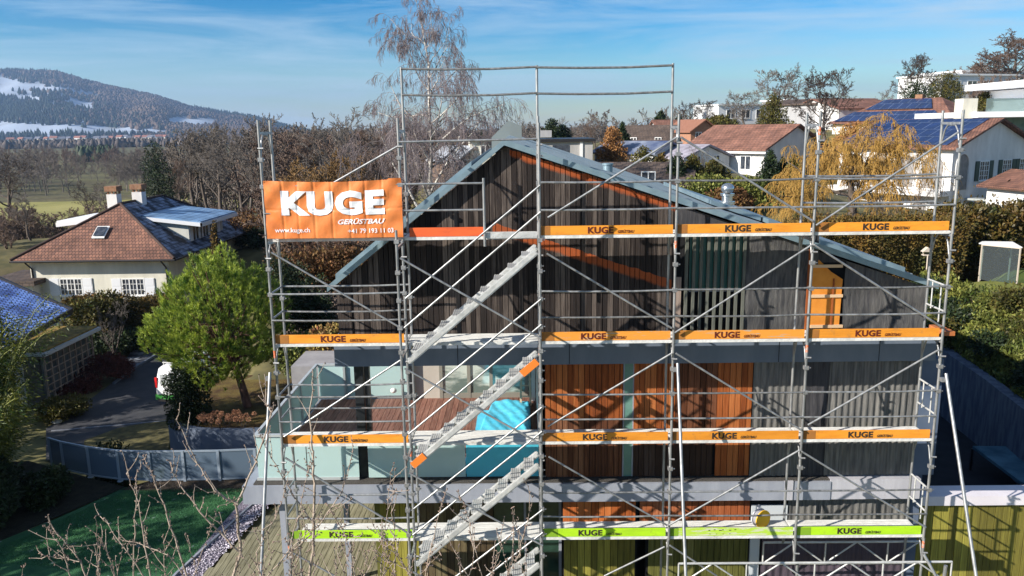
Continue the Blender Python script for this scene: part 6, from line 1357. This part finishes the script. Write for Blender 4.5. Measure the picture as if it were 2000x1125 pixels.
def tz(x, y):
    j = int(np.clip(np.searchsorted(ys, y)-1, 0, len(ys)-2)); f = (y-ys[j])/(ys[j+1]-ys[j]); o = []
    for jj in (j, j+1): wd = max(34, (ys[jj]+16)+20); o.append(np.interp(x/wd, us, ZG[jj]))
    return o[0]*(1-f)+o[1]*f
nu = len(us); Fc = [(j*nu+i, j*nu+i+1, (j+1)*nu+i+1, (j+1)*nu+i) for j in range(len(ys)-1) for i in range(nu-1)]
gm = mat('winter meadow', (.09, .07, .035), (.17, .155, .055), .03, rough=.95, bump=.3, bscale=1.5)
t = gm.node_tree; b = t.nodes['Principled BSDF']; src = b.inputs['Base Color'].links[0].from_socket; tcn = N(t, 'ShaderNodeTexCoord'); n1 = N(t, 'ShaderNodeTexNoise'); n1.inputs['Scale'].default_value = .7; n1.inputs['Detail'].default_value = 8; L(t, tcn.outputs['Object'], n1.inputs[0])
x_n = N(t, 'ShaderNodeMixRGB'); mr = N(t, 'ShaderNodeMapRange'); mr.inputs[1].default_value = .4; mr.inputs[2].default_value = .6; mr.inputs[4].default_value = .6; L(t, n1.outputs[0], mr.inputs[0]); L(t, mr.outputs[0], x_n.inputs[0]); L(t, src, x_n.inputs[1]); x_n.inputs[2].default_value = (.035, .04, .015, 1); L(t, x_n.outputs[0], b.inputs['Base Color'])
terr = np_mesh('ground', V, Fc, gm, None, True); struct(terr)
def fieldp(name, pts, m, lift=.15, res=40):
    V = []; A4 = [Vector(p_) for p_ in pts]
    for j in range(res+1):
        for i in range(res+1): u, v_ = i/res, j/res; p_ = (A4[0]*(1-u)+A4[1]*u)*(1-v_)+(A4[3]*(1-u)+A4[2]*u)*v_; V.append((p_.x, p_.y, tz(p_.x, p_.y)+lift))
    F_ = [(j*(res+1)+i, j*(res+1)+i+1, (j+1)*(res+1)+i+1, (j+1)*(res+1)+i) for j in range(res) for i in range(res)]; return struct(np_mesh(name, V, F_, m, None, True))
fieldp('meadow', [(-190, 85, 0), (-52, 85, 0), (-85, 235, 0), (-330, 235, 0)], mat('lit winter meadow', (.20, .19, .05), (.30, .27, .09), .05, rough=.95), .3)
fieldp('meadow', [(-1500, 1500, 0), (-560, 1500, 0), (-800, 2300, 0), (-2100, 2300, 0)], mat('far green meadow', (.14, .19, .05), (.2, .24, .09), .004, rough=.95), 1)
fieldp('lit_grass', [tuple(at(1870, 560, 19.5)), tuple(at(2120, 580, 16)), tuple(at(2160, 520, 23)), tuple(at(1880, 520, 23))], mat('yellow green grass', (.13, .15, .025), (.20, .20, .05), 1.5, rough=.95, bump=.6, bscale=20), .12)

# ================================================================== WOODLAND (masses)
def join_trees(name, kind, spots, mt, lite=0, seed=0):
    segs = tree_segs(70+seed, 10, **dict(protos[kind][1], lv=(8, 6, 5, 3), minr=.03, r0=.16)); V1, F1 = prisms(segs[0], 4); V2, F2 = prisms(segs[1], 3)
    if len(F2): V0 = np.concatenate([V1, V2]); F0 = np.concatenate([F1, F2+len(V1)])
    VV = []; FF = []; o = 0
    for (x, y, z, h, wd, rz) in spots:
        c, s = math.cos(rz), math.sin(rz); k = h/10.0; W = V0*[k*wd, k*wd, k]; W = np.stack([W[:, 0]*c-W[:, 1]*s+x, W[:, 0]*s+W[:, 1]*c+y, W[:, 2]+z], 1); VV.append(W); FF.append(F0+o); o += len(V0)
    ob = np_mesh(name, np.concatenate(VV), np.concatenate(FF), mt); ob['kind'] = 'stuff'; return ob
def spots(n, x0, x1, Y0, Y1, y0, y1, seed, wd=(1, 1.4)):
    rng = np.random.RandomState(seed); S = []
    for _ in range(n):
        Y = Y0*(Y1/Y0)**rng.rand(); px = rng.uniform(x0, x1); p = at(px, 300, Y); g0 = tz(p.x, Y)-.5; S.append((p.x, Y, g0, max(3, at(px, rng.uniform(y0, y1), Y).z-g0), rng.uniform(*wd), rng.rand()*6.28))
    return S
tw1 = mat('wood brown twigs', (.12, .08, .065), (.23, .17, .135), .15, rough=.95); tw2 = mat('wood grey twigs', (.11, .095, .085), (.19, .16, .14), .15, rough=.95); tw3 = mat('ochre twigs', (.15, .09, .035), (.23, .14, .06), .2, rough=.95)
join_trees('woodland', 'round', spots(85, 520, 960, 75, 150, 252, 300, 1), tw1, seed=1)
join_trees('woodland', 'upright', spots(60, 340, 900, 85, 190, 240, 290, 2), tw2, seed=2)
join_trees('woodland', 'multi', spots(46, 575, 800, 40, 72, 330, 420, 3, (1.2, 1.8)), tw1, seed=3)
join_trees('woodland', 'multi', spots(18, 540, 720, 50, 75, 290, 400, 4, (1.2, 1.8)), tw3, seed=4)
join_trees('woodland', 'round', spots(90, 560, 1150, 190, 420, 238, 262, 5), tw2, seed=5)
join_trees('riverside_wood', 'round', spots(110, -80, 420, 262, 420, 292, 335, 6), tw2, seed=6)
join_trees('riverside_wood', 'multi', spots(30, -60, 520, 58, 74, 395, 430, 7, (1.2, 1.8)), tw1, seed=7)
join_trees('riverside_wood', 'upright', spots(130, -80, 350, 420, 800, 282, 304, 8), tw1, seed=8)
join_trees('riverside_wood', 'round', spots(80, -80, 420, 800, 1200, 276, 290, 11), tw2, seed=11)
join_trees('hillside_wood', 'round', spots(110, 1150, 2050, 125, 260, 205, 238, 9), tw2, seed=9)
join_trees('hillside_wood', 'multi', spots(34, 1850, 2050, 95, 140, 130, 190, 10), tw1, seed=10)
def cones(name, pts, m, seed=0):
    """many small crowns: pts rows x y z r h kind"""
    VV = []; FF = []; o = 0; rng = np.random.RandomState(seed); n = 6; pts = np.asarray(pts); k = len(pts)
    rings = [(.0, .35), (.3, 1.0), (.65, .62), (1.0, .03)]; V = np.zeros((k, len(rings)*n, 3))
    for a, (hz_, rr) in enumerate(rings):
        for i in range(n):
            t_ = 2*math.pi*i/n+a*.5; jit = rng.uniform(.65, 1.3, k); shape = np.where(pts[:, 5] > .5, rr, [(.6), 1.05, .95, .25][a]) 
            V[:, a*n+i, 0] = pts[:, 0]+math.cos(t_)*pts[:, 3]*shape*jit; V[:, a*n+i, 1] = pts[:, 1]+math.sin(t_)*pts[:, 3]*shape*jit; V[:, a*n+i, 2] = pts[:, 2]+pts[:, 4]*hz_*(.92+.16*rng.rand(k))
    f = []
    for a in range(len(rings)-1):
        for i in range(n): f.append((a*n+i, a*n+(i+1) % n, (a+1)*n+(i+1) % n, (a+1)*n+i))
    F = (np.arange(k)[:, None, None]*len(rings)*n+np.array(f)[None]).reshape(-1, 4); ob = np_mesh(name, V.reshape(-1, 3), F, m); ob['kind'] = 'stuff'; return ob
# far hill on the left: skyline traced in pixels, real distance 3.6 km
sk = [(-260, 118), (-100, 128), (0, 138), (60, 139), (110, 140), (170, 158), (230, 172), (300, 186), (370, 208), (430, 219), (475, 226), (510, 232), (545, 243), (600, 258), (660, 266), (760, 270)]
def interp(px): xs = [a for a, b in sk]; return float(np.interp(px, xs, [b for a, b in sk]))
HV = []; nxh, nyh = 130, 60; yb = 2500; yt = 4300
for i in range(nxh+1):
    px = -260+1020*i/nxh; sy = interp(px)+3.0
    for j in range(nyh+1):
        t_ = j/nyh; Y = yb+(yt-yb)*t_; ztop = at(px, sy, yt).z; zb_ = -11.5; prof = t_**1.05; p = at(px, sy, Y)
        z = zb_+(ztop-zb_)*prof; z += (15*math.sin(p.x*.011+t_*5)*math.sin(t_*9+p.x*.004)+7*math.sin(p.x*.03+t_*20))*math.sin(math.pi*t_)*min(1, (ztop-zb_)/150)
        HV.append((p.x, Y, z))
HF = [(i*(nyh+1)+j, (i+1)*(nyh+1)+j, (i+1)*(nyh+1)+j+1, i*(nyh+1)+j+1) for i in range(nxh) for j in range(nyh)]
hill = np_mesh('hill', HV, HF, mat('snowy hill meadow', (.38, .44, .54), (.20, .21, .22), .006, rough=.9, lo=.52, hi=.70), None, True); struct(hill)
HVa = np.array(HV).reshape(nxh+1, nyh+1, 3)
def clear(px, py): 
    px += 9*math.sin(py*.9)+5*math.sin(py*2.3+px*.2); py += 2.2*math.sin(px*.11)+1.2*math.sin(px*.31)
    """open snow fields on the hill (pixel regions of the photograph)"""
    if px < 150 and abs(py-(163+px*.28)) < 12-px*.04 and px < 130: return py < 180
    if py > 170 and px < 190 and abs(py-(172+px*.20)) < 17-px*.05: return True
    if px < 190 and abs(py-158-px*.15) < 5: return True
    if 325 < px < 430 and abs(py-237-(px-325)*.03) < 9: return True
    if px < 330 and py > 240+px*.04 and py < 266: return True
    return False
def topx(x, y, z):
    d = Vector((x, y, z))-CAM; w_ = d.dot(_f); return 1000+F_PX*d.dot(_r)/w_, 562.5-F_PX*d.dot(_u)/w_
rng = np.random.RandomState(12); pts_ = []
while len(pts_) < 15000:
    i, j = rng.uniform(0, nxh-1), rng.uniform(.5, nyh-.01) if rng.rand() < .93 else nyh-.02; ii, jj = int(i), int(j); fi, fj = i-ii, j-jj
    p = HVa[ii, jj]*(1-fi)*(1-fj)+HVa[ii+1, jj]*fi*(1-fj)+HVa[ii, jj+1]*(1-fi)*fj+HVa[ii+1, jj+1]*fi*fj
    a, b_ = topx(*p)
    if clear(a, b_): continue
    con = math.sin(p[0]*.004+p[1]*.003)+rng.normal()*.5 > .3
    pts_.append((p[0], p[1], p[2]-3, rng.uniform(6, 11) if not con else rng.uniform(4, 7), rng.uniform(13, 21) if not con else rng.uniform(18, 30), 1.0 if con else 0.0))
pts_ = np.array(pts_)
cones('forest', pts_[pts_[:, 5] > .5], mat('conifer forest', (.006, .014, .014), (.03, .045, .03), .003, rough=.95, island=.18), 1)
cones('forest', pts_[pts_[:, 5] < .5], mat('bare deciduous forest', (.03, .025, .03), (.14, .10, .075), .0022, rough=.95, island=.2), 2)
# valley woods and dark copse, far tree line
P = []
for _ in range(9000):
    Y = rng.uniform(1150, 2300); px = rng.uniform(-150, 780)
    p = at(px, 280, Y); 
    if 1450 < Y < 2350 and p.x < -520: continue
    P.append((p.x, Y, tz(p.x, Y)-1, rng.uniform(2.5, 5.5), rng.uniform(7, 15), 0.))
cones('valley_wood', P, mat('valley bare wood', (.07, .055, .05), (.13, .11, .10), .02, rough=.95, island=.3), 3)
P = []
for _ in range(90): px = rng.uniform(150, 222); Y = rng.uniform(620, 720); p = at(px, 290, Y); P.append((p.x, Y, tz(p.x, Y)-1, rng.uniform(4, 6), rng.uniform(9, 13), 1.))
cones('conifer_copse', P, lf_dk, 4)
P = []
for _ in range(3500):
    Y = rng.uniform(900, 2200); px = rng.uniform(560, 1180); p = at(px, 250, Y); P.append((p.x, Y, tz(p.x, Y)-1, rng.uniform(2.5, 5), rng.uniform(8, 15), float(rng.rand() < .3)))
cones('far_wood', P, mat('far mixed wood', (.05, .045, .04), (.11, .09, .08), .02, rough=.95, island=.35), 5)
# village at the foot of the hill
vr = mat('village roof', (.28, .12, .08), rough=.9); vr2 = mat('village grey roof', (.15, .15, .18), rough=.9)
vx = [20, 38, 55, 72, 88, 104, 120, 132, 150, 162, 188, 203, 214, 232, 243, 252, 268, 284, 292, 300, 312, 318]
for i, px in enumerate(vx):
    Y = 2380+(i*37) % 90; p = at(px, 276, Y); r = random.Random(i); z = tz(p.x, Y)
    lbl = 'distant village house at the foot of the wooded hill'
    h = thing('village_house', lbl, 'house', (p.x, Y, z), R_(r.uniform(-30, 30)), 'village houses at the foot of the hill'); ww, dd, hh = r.uniform(12, 22), r.uniform(10, 14), r.uniform(7, 10)
    M().box((-ww/2, 0, -2), (ww/2, dd, hh)).build('wall', whit if i % 3 else cream, h); M().prism([(-ww/2-1, -1, hh), (-ww/2-1, dd+1, hh), (-ww/2-1, dd/2, hh+6)], (ww+2, 0, 0)).build('roof', vr if i % 4 in (0, 1) else vr2, h)
    for q_ in (-.3, 0, .3): M().box((q_*ww-.8, -.1, 2.5), (q_*ww+.8, 0, 5)).build('window', glass_d, h)
# ================================================================== HAZE
hz = M().box((-6500, -60, -40), (6500, 9200, 420)).build('haze', None); hz['kind'] = 'stuff'; hz.data.materials.clear()
hm = bpy.data.materials.new('haze'); hm.use_nodes = True; t = hm.node_tree; t.nodes.clear(); o = N(t, 'ShaderNodeOutputMaterial'); pv = N(t, 'ShaderNodeVolumePrincipled')
pv.inputs['Color'].default_value = (.40, .62, 1.0, 1); pv.inputs['Density'].default_value = HAZE = 1.0e-4; pv.inputs['Anisotropy'].default_value = .2; L(t, pv.outputs[0], o.inputs['Volume']); hz.data.materials.append(hm)
